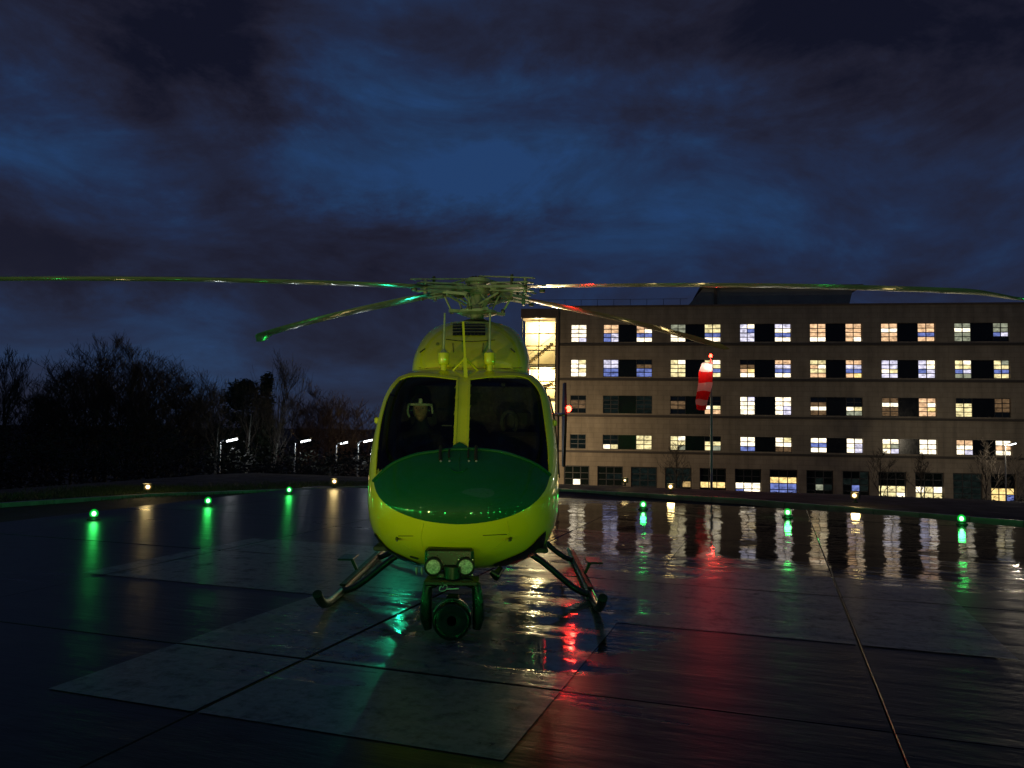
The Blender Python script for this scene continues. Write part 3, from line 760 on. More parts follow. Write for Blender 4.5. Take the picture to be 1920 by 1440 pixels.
# engine cowling
CW = [(1.40, .46), (1.5, .545), (1.65, .585), (1.9, .605), (2.3, .61), (3.2, .59), (4.2, .48), (5.0, .32), (5.5, .18)]
CT = [(1.40, 2.30), (1.5, 2.42), (1.65, 2.55), (1.9, 2.70), (2.2, 2.81), (2.6, 2.85), (3.2, 2.84), (4.2, 2.68), (5.0, 2.34), (5.5, 2.08)]
def csec(a, n=64):
    wd, zt, pts = interp(CW, a), interp(CT, a), []
    for k in range(n):
        t = math.pi * k / (n - 1); c, s_ = math.cos(t), max(0, math.sin(t)); e = 2 / 3.2
        pts.append(V((HX + wd * math.copysign(abs(c) ** e, c), NY + a, 2.15 + (zt - 2.15) * s_ ** e)))
    return pts
CS = [1.4, 1.44, 1.5, 1.57, 1.65, 1.72, 1.8, 2.0, 2.2, 2.4, 2.6, 2.9, 3.2, 3.7, 4.2, 4.6, 5.0, 5.5]
cw = MB().grid([csec(a) for a in CS]); cw.f.append(tuple(range(63, -1, -1)))
CB = BVHTree.FromPolygons([tuple(p) for p in cw.v], cw.f)
cow = cw.build('engine_cowling', 'yellow_paint', heli, True)
def chit(x, y, lift=.006):
    d = ray(x, y); r = CB.ray_cast(CO, d)
    if r[0] is None: r = CB.find_nearest(CO + d * 8.4)
    return r[0] + (r[1] if r[1].dot(d) < 0 else -r[1]) * lift
MB().grid([[chit(849 + 61 * i / 8, 608 + 22 * j / 5) for i in range(9)] for j in range(6)]).build('intake_grille', 'black_metal', cow, True)
mb = MB()
for i in range(1, 9): mb.tube([chit(849 + 61 * i / 9, 609, .012), chit(849 + 61 * i / 9, 629, .012)], .006, 4)
for j in range(1, 4): mb.tube([chit(849, 608 + 22 * j / 4, .014), chit(910, 608 + 22 * j / 4, .014)], .006, 4)
mb.build('grille_bars', 'hub_dark', cow)
for pts in ([(836, 637), (880, 641), (928, 638)], [(849, 644), (850, 661)], [(906, 644), (905, 661)], [(786, 690), (870, 693), (978, 690)]):
    MB().tube([chit(p.x, p.y, .004) for p in resample(pts, 14)], .003, 5).build('cowl_seam', 'black_rubber', cow)
for x in (788, 965): MB().tube([chit(x, 662, .01), chit(x + (10 if x < 870 else -8), 655, .01)], .006, 5).build('latch', 'black_rubber', cow)
MB().lathe(chit(821, 646, .0), [(.018, 0), (.018, .02), (.008, .028)], (0, -1, .2), 10).build('beacon', 'lens_clear', cow, True)
# wire cutter, roof bar and the two roof aerials
wc = MB(); wb, wt_ = at_Y(874, 714, NY + 1.10), at_Y(868.5, 604, NY + 1.22)
wm = at_Y(872, 672, NY + 1.15)
wc.beam(wb, wm, .035, .05, (0, 1, 0)); wc.beam(wm, wt_, .02, .035, (0, 1, 0)); wcu = wc.build('wire_cutter', 'yellow_paint', heli)
for x in (844, 901): MB().tube([wm, at_Y(x, 700, NY + 1.24)], .010, 6).build('brace', 'yellow_paint', wcu)
MB().beam(at_Y(838, 706, NY + 1.12), at_Y(906, 706, NY + 1.12), .012, .014).build('roof_bar', 'yellow_paint', wcu)
for (x0, x1) in ((832, 834), (918, 919)):
    p = at_Y(x0, 684, NY + 1.25); q = at_Y(x0, 661, NY + 1.25); r = at_Y(x1, 587, NY + 1.25); u = (q - p).normalized(); L = (q - p).length
    an = MB().lathe(p, [(.030, -.10), (.030, -.005), (.046, 0), (.055, .02), (.055, L - .006), (.045, L)], u, 18).build('aerial', 'yellow_paint', heli, True)
    MB().lathe(q, [(.036, 0), (.022, .02), (.012, .035)], u, 12).build('collar', 'hub_metal', an, True)
    MB().tube([q + u * .03, r], [.011, .009], 8).build('rod', 'hub_metal', an)
# rotor: mast, swashplate, stacked yokes, grips, links, four blades
HZ = 3.33
MX = V((HX, HY, 0))
def mz(x=0, y=0, z=0): return V((HX + x, HY + y, z))
MB().lathe(mz(), [(.10, 2.76), (.095, 2.92), (.075, 2.96), (.07, 3.40), (.05, 3.44)], n=20).build('mast', 'hub_metal', heli, True)
MB().lathe(mz(), [(.17, 2.80), (.20, 2.86), (.20, 2.90), (.12, 2.93)], n=24).build('mast_boot', 'hub_dark', heli, True)
sw = MB().lathe(mz(), [(.14, 2.985), (.20, 2.99), (.23, 3.005), (.23, 3.035), (.15, 3.05), (.12, 3.09)], n=28).build('swashplate', 'hub_metal', heli, True)
for a in (20, 110, 200, 290):
    d = V((math.cos(R(a)), math.sin(R(a)), 0)); MB().beam(mz(*(d * .18).xy, 3.02), mz(*(d * .34).xy, 3.02), .05, .035).build('swashplate_arm', 'hub_metal', sw)
for a in (-60, 120):
    d = V((math.cos(R(a)), math.sin(R(a)), 0)); k1, k2, k3 = mz(*(d * .12).xy, 3.05), mz(*(d * .24).xy, 3.14), mz(*(d * .09).xy, 3.24)
    MB().beam(k1, k2, .045, .02).beam(k2, k3, .04, .02).build('scissor_link', 'hub_metal', heli)
mb = MB()
for k in range(14):
    a = 2 * math.pi * k / 14; mb.lathe(mz(.085 * math.cos(a), .085 * math.sin(a), 3.415), [(.012, 0), (.012, .022)], n=6)
MB().lathe(mz(), [(.13, 3.22), (.15, 3.24), (.15, 3.30), (.10, 3.32), (.10, 3.36), (.15, 3.37), (.15, 3.41), (.06, 3.43)], n=24).build('hub_plate', 'hub_metal', heli, True)
mb.build('hub_bolts', 'hub_dark', heli)
ANG = {'front_left': 225, 'front_right': -45, 'rear_left': 135, 'rear_right': 45}
RL = 5.55
def bz(d, r, top): return (3.335 if top else 3.295) - (.02 if d.x > 0 > d.y else 0) + .064 * d.y * r - .33 * (r / RL) - .13 * (r / RL) ** 3
for nm, ang in ANG.items():
    d = V((math.cos(R(ang)), math.sin(R(ang)), 0)); t = V((-d.y, d.x, 0)); top = nm in ('front_right', 'rear_left')
    P = lambda r, o=0.0, dz=0.0: mz(*(d * r + t * o).xy, bz(d, r, top) + dz)
    yk = MB()
    for r0, r1, w0, w1 in ((.05, .35, .24, .15), (.35, .80, .15, .13)):
        o = len(yk.v)
        for r, wv in ((r0, w0), (r1, w1)):
            yk.v += [P(r, wv / 2, .016), P(r, -wv / 2, .016), P(r, -wv / 2, -.016), P(r, wv / 2, -.016)]
        yk.f += [tuple(o + i for i in f) for f in ((0, 1, 5, 4), (1, 2, 6, 5), (2, 3, 7, 6), (3, 0, 4, 7), (0, 3, 2, 1), (4, 5, 6, 7))]
    yo = yk.build('yoke_arm', 'hub_metal', heli)
    MB().beam(P(.10, -.05, .125), P(.95, -.04, .085), .045, .012).build('upper_strap', 'hub_metal', yo)
    MB().tube([P(.62, -.05, .02), P(.62, -.05, .13)], .018, 8).build('strap_bolt', 'hub_dark', yo)
    MB().tube([mz(d.x * .16 - d.y * .1, d.y * .16 + d.x * .1, 3.06), P(.30, .08, -.06)], .011, 7).build('drive_link', 'hub_metal', heli)
    MB().tube([mz(d.x * .12 + d.y * .08, d.y * .12 - d.x * .08, 3.10), P(.42, -.06, -.07)], .014, 7).build('damper_strut', 'hub_metal', heli)
    gp = MB()
    for dz in (.045, -.045): gp.beam(P(.26, 0, dz), P(.86, 0, dz), .11, .016)
    gp.beam(P(.27, 0, 0), P(.36, 0, 0), .09, .074); grip = gp.build('blade_grip', 'hub_metal', heli)
    MB().lathe(P(.30, 0, -.10), [(.045, 0), (.06, .02), (.06, .05), (.04, .06)], n=14).build('damper', 'hub_dark', grip, True)
    MB().lathe(P(.78, 0, -.085), [(.022, 0), (.022, .17)], n=10).build('grip_bolt', 'steel', grip)
    horn = MB().beam(P(.36, .04, -.05), P(.34, .22, -.09), .045, .04).beam(P(.55, .02, -.05), P(.36, .2, -.09), .03, .03).build('pitch_horn', 'hub_metal', heli)
    a0 = P(.34, .22, -.10); sa = V((a0.x - HX, a0.y - HY, 0)).normalized() * .31
    pl = MB().tube([a0, mz(sa.x, sa.y, 3.03)], .012, 8).build('pitch_link', 'hub_metal', heli)
    MB().lathe(a0 + V((0, 0, -.02)), [(.02, 0), (.024, .02), (.02, .04)], n=10).build('rod_end', 'hub_dark', pl)
    MB().lathe(mz(sa.x, sa.y, 3.01), [(.02, 0), (.024, .02), (.02, .04)], n=10).build('rod_end', 'hub_dark', pl)
    # blade: airfoil sections, drooping, washed out, swept tip; leading edge forward in the sense of rotation (anticlockwise)
    rows = []
    prof = [(.5, 0), (.42, .05), (.25, .075), (0, .07), (-.25, .04), (-.5, .004), (-.25, -.025), (0, -.04), (.25, -.045), (.42, -.03)]
    for r in [.72, .85, 1.0, 1.2] + [1.2 + .2 * i for i in range(1, 20)] + [5.15, 5.25, 5.35, 5.45, 5.52, 5.55]:
        ch = .13 + (.27 - .13) * sstep(.72, 1.25, r); ch *= 1 - .55 * sstep(5.2, 5.55, r) ** 1.5; thk = ch * (1.25 if r < 1.0 else .95)
        sweep = -.10 * sstep(5.15, 5.55, r); tip = -.05 * sstep(5.15, 5.55, r); tw = R(4 - 5 * r / RL)
        rows.append([P(r, 0, tip) + t * (sweep + (c * math.cos(tw)) * ch - h * thk * math.sin(tw)) + V((0, 0, c * ch * math.sin(tw) + h * thk * math.cos(tw))) for c, h in prof])
    mb = MB().grid(rows, True); k = (len(rows) - 1) * 10; mb.f += [tuple(range(9, -1, -1)), tuple(k + i for i in range(10))]
    bl = mb.build('rotor_blade', 'blade_paint', heli, True)
    rr_ = MB().grid([[p + (p - sum(r, V((0, 0, 0))) / 10) * .12 for p in r] for r in rows[:3]], True); rr_.build('root_cuff', 'blade_dark', bl, True)
    MB().lathe(P(.98, .06, -.06), [(.03, 0), (.035, .03)], n=10).build('root_bolt', 'hub_dark', bl)
# skids
SKX = 1.225
for s_ in (-1, 1):
    x = HX + s_ * SKX
    sk = MB().tube([(x, 6.80, .215), (x, 6.88, .155), (x, 7.02, .09), (x, 7.2, .055), (x, 7.6, .048), (x, 10.3, .048), (x, 10.6, .05)], .039, 12).build('skid', 'skid_paint', heli, True)
    MB().lathe((x, 6.79, .222), [(.040, -.02), (.041, .004), (.028, .010)], (0, -.7, .7), 12).build('end_cap', 'yellow_trim' if False else 'black_rubber', sk, True)
    MB().bevbox((x + s_ * .11, 8.6, .24), (.17, .34, .02), .006).beam((x, 8.6, .07), (x + s_ * .08, 8.6, .235), .03, .03).build('step', 'black_metal', heli)
    MB().bevbox((x, 9.0, .1), (.06, 2.4, .02), .006).build('tread', 'black_rubber', sk)
for Y, zz in ((7.75, .44), (9.75, .44)):
    pts = []
    for i in range(41):
        q = -1 + i / 20; ax = abs(q); X = HX + q * SKX
        pts.append(V((X, Y, .05 + (zz - .05) * (1 - sstep(.42, 1.0, ax) * 1.0) + .02 * math.sin(ax * math.pi))))
    MB().tube(pts, .040, 12, sq=.8).build('cross_tube', 'skid_paint', heli, True)
# nose light bar and searchlight turret under the nose
bx = V((at_Y(843, 1060, 6.28).x, 6.28, 0)); zc = at_Y(843, 1062, 6.2).z
lb = MB().bevbox((bx.x, 6.34, zc + .05), (.385, .26, .17), .02).build('light_bar', 'black_gloss', heli)
for k, xp in enumerate((812.5, 873)):
    p = at_Y(xp, 1063, 6.17)
    lm = MB().lathe(p, [(.068, .10), (.072, .02), (.072, -.005), (.063, -.012), (.060, .0)], (0, 1, 0), 28).build('landing_light', 'black_metal', heli, True)
    MB().lathe(p, [(.001, -.006), (.03, -.005), (.060, .001), (.060, .02)], (0, 1, 0), 28).build('lens', 'lens_ribbed', lm, True)
    if k:
        for a in range(4): MB().lathe(p + V((.055 * (1 if a % 2 else -1), -.012, .058 * (1 if a > 1 else -1))), [(.006, 0), (.004, -.006)], (0, 1, 0), 8).build('screw', 'steel', lm)
MB().bevbox(at_Y(842, 1078, 6.2), (.17, .08, .045), .01).build('mount_plate', 'hub_dark', lb)
for xp in (781, 791): MB().lathe(at_Y(xp, 1071, 6.25), [(.010, .03), (.010, -.005), (.004, -.03)], (0, 0, 1), 8).build('drain_stub', 'galvanised', heli)
MB().tube([at_Y(938, 1068, 6.5), at_Y(930, 1080, 6.4), at_Y(920, 1072, 6.4)], [.03, .04, .02], 10).build('belly_aerial', 'black_gloss', heli, True)
TY = 6.08
tp = lambda x, y, Y=TY: at_Y(x, y, Y)
tr_ = MB().bevbox(tp(846, 1094) + V((0, .10, 0)), (.42, .22, .045), .012).lathe(tp(846, 1088) + V((0, .1, 0)), [(.07, -.02), (.07, .09)], (0, 0, 1), 18).build('searchlight_yoke', 'black_gloss', heli, True)
for x in (800, 892):
    pts = [tp(x + (16 if x < 850 else -16), 1098), tp(x, 1103), tp(x - (3 if x < 850 else -3), 1130), tp(x - (4 if x < 850 else -4), 1165), tp(x, 1186)]
    MB().tube([p + V((0, .10, 0)) for p in pts], [.030, .042, .044, .048, .03], 12).build('yoke_side', 'black_gloss', tr_, True)
cc = tp(846, 1167) + V((0, .12, 0))
dr = MB().lathe(cc, [(.02, .17), (.10, .15), (.142, .08), (.150, -.02), (.150, -.08), (.138, -.115), (.128, -.12), (.126, -.08)], (0, 1, 0), 32).build('searchlight_drum', 'black_gloss', tr_, True)
MB().lathe(cc, [(.001, -.075), (.06, -.083), (.126, -.08)], (0, 1, 0), 32).build('searchlight_lens', 'dark_glass', tr_, True)
arc = [cc + V((.150 * math.cos(R(a)), -.05, .150 * math.sin(R(a)) + .012)) for a in range(20, 161, 7)]
MB().tube(arc, .007, 6).build('visor_rim', 'steel', tr_, True)
MB().bevbox(cc + V((0, .03, .16)), (.10, .12, .03), .01).build('drum_bridge', 'black_metal', tr_)
# maker's squiggle on the yoke's top rail
lp = resample([(823, 1105), (827, 1098), (830, 1102), (833, 1097), (838, 1098), (837, 1105), (831, 1108), (824, 1107), (826, 1101)], 36)
MB().tube([tp(p.x, p.y, TY - .017) for p in lp], .0022, 5).beam(tp(838, 1104.5, TY - .017), tp(860, 1103.5, TY - .017), .003, .008).build('maker_mark', 'mark_white', tr_)
# tail: stabiliser with end plates, fin, tail rotor, position lights
SY = 14.0; SZ = 1.93; SH = 1.37
rows = []
for i in range(9):
    q = -1 + i / 4; rows.append([V((HX + q * SH, SY + .28 * c, SZ + .03 * h)) for c, h in ((-1, 0), (-.6, .9), (.2, .8), (1, 0), (.2, -.8), (-.6, -.9))])
MB().grid(rows, True).build('stabiliser', 'yellow_paint', heli, True)
for s_ in (-1, 1):
    x = HX + s_ * SH; rows = []
    for zz, c0, c1 in ((2.5, .15, .30), (2.2, .0, .45), (1.93, -.12, .5), (1.5, .0, .42), (1.0, .2, .34)):
        rows.append([V((x - .02, SY - .25 + c0, zz)), V((x + .02, SY - .25 + c0, zz)), V((x + .02, SY - .25 + c1 + .2, zz)), V((x - .02, SY - .25 + c1 + .2, zz))])
    mb = MB().grid(rows, True); mb.f += [(3, 2, 1, 0), (16, 17, 18, 19)]
    ep = mb.build('end_plate', 'black_gloss', heli)
    lx = V((x + s_ * .045, SY - .28, 2.03)); nl_ = MB().lathe(lx + V((0, .05, 0)), [(.03, .08), (.035, 0), (.035, -.02)], (0, 1, 0), 12).build('position_light', 'lamp_body', ep, True)
    MB().lathe(lx, [(.050, .03), (.056, 0), (.044, -.04), (.012, -.058)], (0, 1, 0), 14).build('nav_lens', 'lamp_red' if s_ > 0 else 'lamp_nav_green', heli, True)['label'] = 'glowing red position light' if s_ > 0 else 'glowing green position light'
    MB().lathe(lx, [(.066, .03), (.076, 0), (.060, -.055), (.015, -.085)], (0, 1, 0), 16).build('nav_halo', 'halo_red' if s_ > 0 else 'halo_green', heli, True)  # added glow shell, the halo round the position light
    lamp('nav_glow', heli, lx + V((s_ * .08, -.12, 0)), 30 if s_ > 0 else 17, (1, .025, .015) if s_ > 0 else (.02, 1, .5), .045)
rows = []
for zz, c0, c1 in ((1.75, 15.6, 16.5), (2.4, 15.95, 16.6), (3.2, 16.3, 16.75)):
    rows.append([V((HX - .05, c0, zz)), V((HX + .05, c0 + .1, zz)), V((HX + .04, c1, zz)), V((HX - .04, c1, zz))])
mb = MB().grid(rows, True); mb.f += [(3, 2, 1, 0), (8, 9, 10, 11)]; mb.build('tail_fin', 'yellow_paint', heli)
for a in (30, 100):
    d = V((0, math.cos(R(a)), math.sin(R(a)))); MB().beam(V((HX + .25, 16.4, 2.5)) - d * .8, V((HX + .25, 16.4, 2.5)) + d * .8, .12, .02, (1, 0, 0)).build('tail_rotor_blade', 'blade_paint', heli)
# cockpit: floor, bulkhead, dash, consoles, seats
MB().bevbox((HX, NY + 1.7, .62), (1.5, 2.2, .04), .01).build('cabin_floor', 'lining', heli)
MB().bevbox((HX, NY + 2.4, 1.4), (1.6, .05, 1.45), .01).build('bulkhead', 'lining', heli)
MB().bevbox((HX, NY + .74, 1.30), (1.10, .16, .22), .04).bevbox((HX, NY + .85, .95), (.34, .3, .55), .03).build('instrument_panel', 'black_rubber', heli)
def seat(x):
    st = MB().bevbox((x, NY + 1.48, .98), (.46, .46, .12), .04).build('seat', 'seat_cloth', heli)
    MB().bevbox((x, NY + 1.74, 1.32), (.45, .10, .62), .04).build('backrest', 'seat_cloth', st)
    MB().bevbox((x, NY + 1.74, 1.76), (.26, .09, .20), .04).build('headrest', 'seat_cloth', st)
    MB().bevbox((x, NY + 1.5, .78), (.34, .34, .28), .02).build('pedestal', 'lining', st)
    return st
PX = at_Y(790, 765, NY + 1.5).x
seat(PX); s2 = seat(HX * 2 - PX + .02)
hp = at_Y(955, 792, NY + 1.66)
MB().tube([hp + V((.075 * math.cos(R(a)), 0, .11 * math.sin(R(a)))) for a in range(-50, 231, 14)], .022, 8).build('harness_loop', 'seat_cloth', s2, True)
lamp_box = MB().bevbox(at_Y(944, 722, NY + 1.35), (.05, .05, .05), .012).build('overhead_knob', 'black_rubber', heli)
MB().bevbox(at_Y(838, 798, NY + 1.0), (.10, .02, .015), .004).build('compass_bracket', 'hub_dark', heli)

# ================================================================== PILOT (sits in the helicopter: a thing of its own)
FZ = at_Y(791, 768, NY + 1.45).z
pil = thing('person', (PX, NY + 1.5, 1.04), 'pilot in dark flight suit and white-trimmed helmet seated behind the windscreen', 'person')
me = bpy.data.meshes.new('body'); X0, Y0 = PX, NY + 1.55
jt = {'pelvis': (0, 0, 1.12, .15, .12), 'waist': (0, .02, 1.28, .15, .11), 'chest': (0, .03, 1.47, .185, .125), 'neckb': (0, .0, 1.62, .08, .075), 'neck': (0, -.02, 1.70, .058, .06), 'skull': (0, -.03, 1.78, .07, .08),
      'shl': (-.19, .01, 1.555, .072, .072), 'ell': (-.25, -.12, 1.33, .05, .05), 'wrl': (-.20, -.36, 1.22, .032, .035), 'hal': (-.19, -.44, 1.22, .03, .04),
      'shr': (.19, .01, 1.555, .072, .072), 'elr': (.25, -.12, 1.33, .05, .05), 'wrr': (.17, -.36, 1.22, .032, .035), 'har': (.16, -.44, 1.22, .03, .04),
      'hipl': (-.10, -.03, 1.12, .10, .10), 'knl': (-.14, -.46, 1.13, .068, .068), 'anl': (-.14, -.62, .74, .045, .05), 'tol': (-.14, -.78, .70, .035, .04),
      'hipr': (.10, -.03, 1.12, .10, .10), 'knr': (.14, -.46, 1.13, .068, .068), 'anr': (.14, -.62, .74, .045, .05), 'tor': (.14, -.78, .70, .035, .04)}
kk = list(jt); ed = [('pelvis', 'waist'), ('waist', 'chest'), ('chest', 'neckb'), ('neckb', 'neck'), ('neck', 'skull'), ('chest', 'shl'), ('shl', 'ell'), ('ell', 'wrl'), ('wrl', 'hal'),
     ('chest', 'shr'), ('shr', 'elr'), ('elr', 'wrr'), ('wrr', 'har'), ('pelvis', 'hipl'), ('hipl', 'knl'), ('knl', 'anl'), ('anl', 'tol'), ('pelvis', 'hipr'), ('hipr', 'knr'), ('knr', 'anr'), ('anr', 'tor')]
dzh = FZ - 1.79
me.from_pydata([(X0 + jt[k][0] - PX, Y0 + jt[k][1] - (NY + 1.5), jt[k][2] - 1.04 + (dzh if k in ('skull', 'neck') else dzh * .5 if k == 'neckb' else 0)) for k in kk], [(kk.index(a), kk.index(b)) for a, b in ed], [])
bo = bpy.data.objects.new('body', me); col.objects.link(bo); bo.parent = pil
md = bo.modifiers.new('skin', 'SKIN'); md.use_smooth_shade = True
for i, k in enumerate(kk):
    sv = me.skin_vertices[0].data[i]; sv.radius = (jt[k][3], jt[k][4]); sv.use_root = (k == 'pelvis')
sb = bo.modifiers.new('sub', 'SUBSURF'); sb.levels = 1; sb.render_levels = 1
me.materials.append(M['flight_suit'])
for s_ in (-1, 1):                                              # gloved hands: palm and five separate bent fingers
    hx, hy, hz = PX + (-.19 if s_ < 0 else .16), Y0 - .46, 1.22
    mb = MB().bevbox((hx, hy, hz), (.08, .085, .032), .012)
    for i in range(4):
        fx = hx - .03 + .02 * i; ln = (.062, .074, .07, .055)[i]
        mb.tube([(fx, hy - .04, hz), (fx, hy - .04 - ln * .5, hz - .012), (fx, hy - .04 - ln * .75, hz - .045), (fx, hy - .03 - ln * .5, hz - .065)], [.0095, .009, .008, .006], 7)
    mb.tube([(hx - s_ * .035, hy + .02, hz), (hx - s_ * .062, hy - .02, hz - .015), (hx - s_ * .055, hy - .05, hz - .045)], [.011, .010, .007], 7)
    mb.build('hand', 'skin', pil, True)
hc = V((PX, NY + 1.44, FZ))
def headpt(th, ph):                                             # th around z from front, ph latitude
    x, y, z = math.sin(th) * math.cos(ph), -math.cos(th) * math.cos(ph), math.sin(ph)
    p = V((x * .078, y * .098, z * .118)); fr = max(0, -y)
    if z < 0: p.x *= 1 - .28 * (-z) ** 1.4
    if fr > 0:
        p.y -= .026 * math.exp(-(x / .16) ** 2 - ((z + .10) / .17) ** 2)                  # nose
        p.y += .012 * (math.exp(-((x - .34) / .17) ** 2 - ((z - .10) / .13) ** 2) + math.exp(-((x + .34) / .17) ** 2 - ((z - .10) / .13) ** 2))   # eye sockets
        p.y -= .007 * math.exp(-(x / .3) ** 2 - ((z + .47) / .08) ** 2)                    # lips
        p.y += .006 * math.exp(-(x / .3) ** 2 - ((z + .60) / .06) ** 2) + .003 * math.exp(-(x / .25) ** 2 - ((z + .47) / .02) ** 2)
        p.y -= .010 * math.exp(-(x / .3) ** 2 - ((z + .82) / .12) ** 2)                    # chin
    return p
hd = MB().grid([[hc + headpt(2 * math.pi * k / 40, R(-88 + 176 * j / 36)) for k in range(40)] for j in range(37)], True).build('head', 'skin', pil, True)
for s_ in (-1, 1):
    MB().lathe(hc + V((s_ * .028, -.074, .012)), [(.002, -.010), (.010, -.006), (.012, 0), (.010, .006)], (0, 1, 0), 12).build('eye', 'dark_glass', hd, True)
    MB().lathe(hc + V((s_ * .082, .01, -.005)), [(.028, -.02), (.046, -.012), (.046, .018), (.02, .03)], (s_, 0, 0), 16).build('ear_cup', 'helmet_navy', pil, True)
rows = []
for j in range(15):
    ph = R(14 + 76 * j / 14) ; rows.append([hc + V((math.sin(a) * math.cos(ph) * .125, .012 - math.cos(a) * math.cos(ph) * .140, .01 + math.sin(ph) * .150)) for a in [2 * math.pi * k / 36 for k in range(36)]])
low = []
for k in range(36):
    a = 2 * math.pi * k / 36; c = -math.cos(a); dn = sstep(-.35, .1, c) ; p = rows[0][k].copy(); p.z -= .115 * dn; p.x = hc.x + (p.x - hc.x) * (1 - .06 * dn); low.append(p)
hm = MB().grid([low] + rows, True); hm.build('helmet', 'helmet_navy', pil, True)
trim = [hc + V((math.sin(a) * .124, .012 - math.cos(a) * .139, .046)) for a in [R(-62 + 124 * i / 20) for i in range(21)]]
drop = lambda s_: [hc + V((s_ * .112, -.055, .04)), hc + V((s_ * .118, -.045, .0)), hc + V((s_ * .120, -.035, -.035)), hc + V((s_ * .100, -.045, -.075))]
MB().tube(trim, .013, 8, sq=1).tube(drop(-1), .011, 8).tube(drop(1)[:3], .009, 8).bevbox(hc + V((.015, -.145, .075)), (.035, .025, .06), .008).build('helmet_trim', 'helmet_white', pil, True)

# ================================================================== PAD LIGHTS
GRN = 'green pad lights round the helipad edge'; AMB = 'low amber floodlights along the kerb'
def pad_light(p, label, energy=4.0):
    o = thing('pad_light', p, label, 'pad light', GRN)
    MB().lathe(p, [(.11, -.02), (.11, .015), (.085, .03), (.07, .055), (.062, .06)], n=18).build('base', 'lamp_body', o, True)
    MB().lathe(p, [(.020, .07), (.034, .09), (.034, .12), (.020, .14), (.004, .146)], n=14).build('bulb', 'lamp_green', o, True)
    MB().lathe(p, [(.060, .055), (.074, .085), (.076, .115), (.064, .15), (.036, .178), (.008, .188)], n=20).build('lens', 'halo_green', o, True)  # glowing shell added round the bulb as its halo
    lamp('glow', o, p + V((0, 0, .20)), energy, (.03, 1, .13), .06); return o
for x, y in ((176, 968), (390, 943), (542, 922)): pad_light(at_z(x, y, .06) * 1 - V((0, 0, .06)), 'small green pad light on the helipad edge facing the dark trees')
for x, y in ((1206, 950), (1477, 965), (1803, 977)): pad_light(at_z(x, y, .06) - V((0, 0, .06)), 'small green pad light on the helipad edge facing the hospital')
for u, v in ((-6.0, 9.3), (-3.1, 9.2)): pad_light(uv(u, v), 'small green pad light on the helipad edge behind the helicopter')
for u, v in [(-8.6, -2.0 - 1.9 * i) for i in range(4)] + [(-8.0 + 1.9 * i, -9.5) for i in range(10)] + [(9.9, -8 + 2.2 * i) for i in range(5)]:
    pad_light(uv(u, v), 'small green pad light on the helipad edge in front of the helicopter', 46)
def flood(p, label, energy=22.0, aim=None, big=1.0):
    o = thing('floodlight', p, label, 'floodlight', AMB); d = ((aim or V((HX, HY, 1.0))) - p); d.z = 0; d.normalize()
    MB().lathe(p, [(.07, 0), (.07, .02), (.022, .03), (.022, .10)], n=12).build('post', 'lamp_body', o, True)
    c = p + V((0, 0, .17)); x = d.cross(V((0, 0, 1))); rot = Matrix((x, d, V((0, 0, 1)))).transposed()
    MB().box(c, (.20, .11, .15), rot).build('housing', 'lamp_body', o)
    MB().lathe(c, [(.020, .04), (.042 * big, .062), (.042 * big, .085), (.024 * big, .105), (.006, .112)], d, 14).build('bulb', 'lamp_amber', o, True)
    MB().lathe(c, [(.060 * big, .035), (.076 * big, .06), (.074 * big, .095), (.05 * big, .128), (.01, .145)], d, 18).build('lens', 'halo_amber', o, True)  # shell added to give the amber bulb a halo
    if energy > 100:                                          # uplighter: shielded below the horizontal
        l = lamp('beam', o, c + d * .12, energy, (1, .80, .26), .12, 'SPOT', spot_size=R(42), spot_blend=.25)
        l.rotation_euler = (d + V((0, 0, math.tan(R(22))))).to_track_quat('-Z', 'Y').to_euler()
    else: lamp('glow', o, c + V((0, 0, .13)), energy, (1, .72, .27), .10)
    return o
flood(at_z(275, 926, 0), 'low amber floodlight on the grass verge in front of the bare trees', 7)
flood(at_z(626, 914, 0), 'low amber floodlight on the kerb before the timber fence', 7)
flood(at_z(1172, 911, 0), 'faint amber floodlight on the kerb before the dark ground-floor windows', 3, big=.6)
flood(at_z(1258, 924, 0), 'bright amber floodlight on the kerb beside the windsock pole', 7)
flood(at_z(1604, 942, 0), 'bright amber floodlight on the kerb before a bare sapling', 7)
for u, v in ((-7.5, -12.0), (-1.2, -12.6), (5.0, -12.4)):
    p = uv(u, v); p.z = ground_z(p.x, p.y); flood(p, 'amber floodlight on the verge in front of the helicopter, lighting its nose', 610)

# ================================================================== WINDSOCK
WY = 37.0; wp = at_Y(1334, 925, WY); wz_ = ground_z(wp.x, wp.y); top = at_Y(1332.5, 672, WY)
ws = thing('windsock', (wp.x, WY, wz_), 'limp red and white striped windsock lit on its pole', 'windsock')
px_ = wp.x
MB().tube([(px_, WY, wz_), (px_, WY, top.z * .45), (top.x, WY, top.z)], [.065, .055, .035], 12).lathe((px_, WY, wz_), [(.22, 0), (.22, .03), (.08, .05)], n=16).build('pole', 'galvanised', ws, True)
MB().lathe(top, [(.05, 0), (.06, .03), (.055, .05)], n=14).build('lamp_base', 'lamp_body', ws, True)
MB().lathe(top, [(.055, .05), (.07, .09), (.065, .16), (.04, .2), (.01, .215)], n=16).build('obstruction_light', 'lamp_red', ws, True)
MB().lathe(top, [(.075, .045), (.10, .10), (.09, .18), (.05, .235), (.01, .25)], n=18).build('beacon_halo', 'halo_red', ws, True)  # halo of the red lamp, built as a glowing shell
lamp('beacon_glow', ws, top + V((0, -.12, .13)), 120, (1, .03, .02), .08)
sp_ = [(1326, 681, 9.5), (1322, 700, 13), (1321.5, 722, 13), (1319, 738, 12), (1316, 754, 11), (1315, 768, 8.5)]
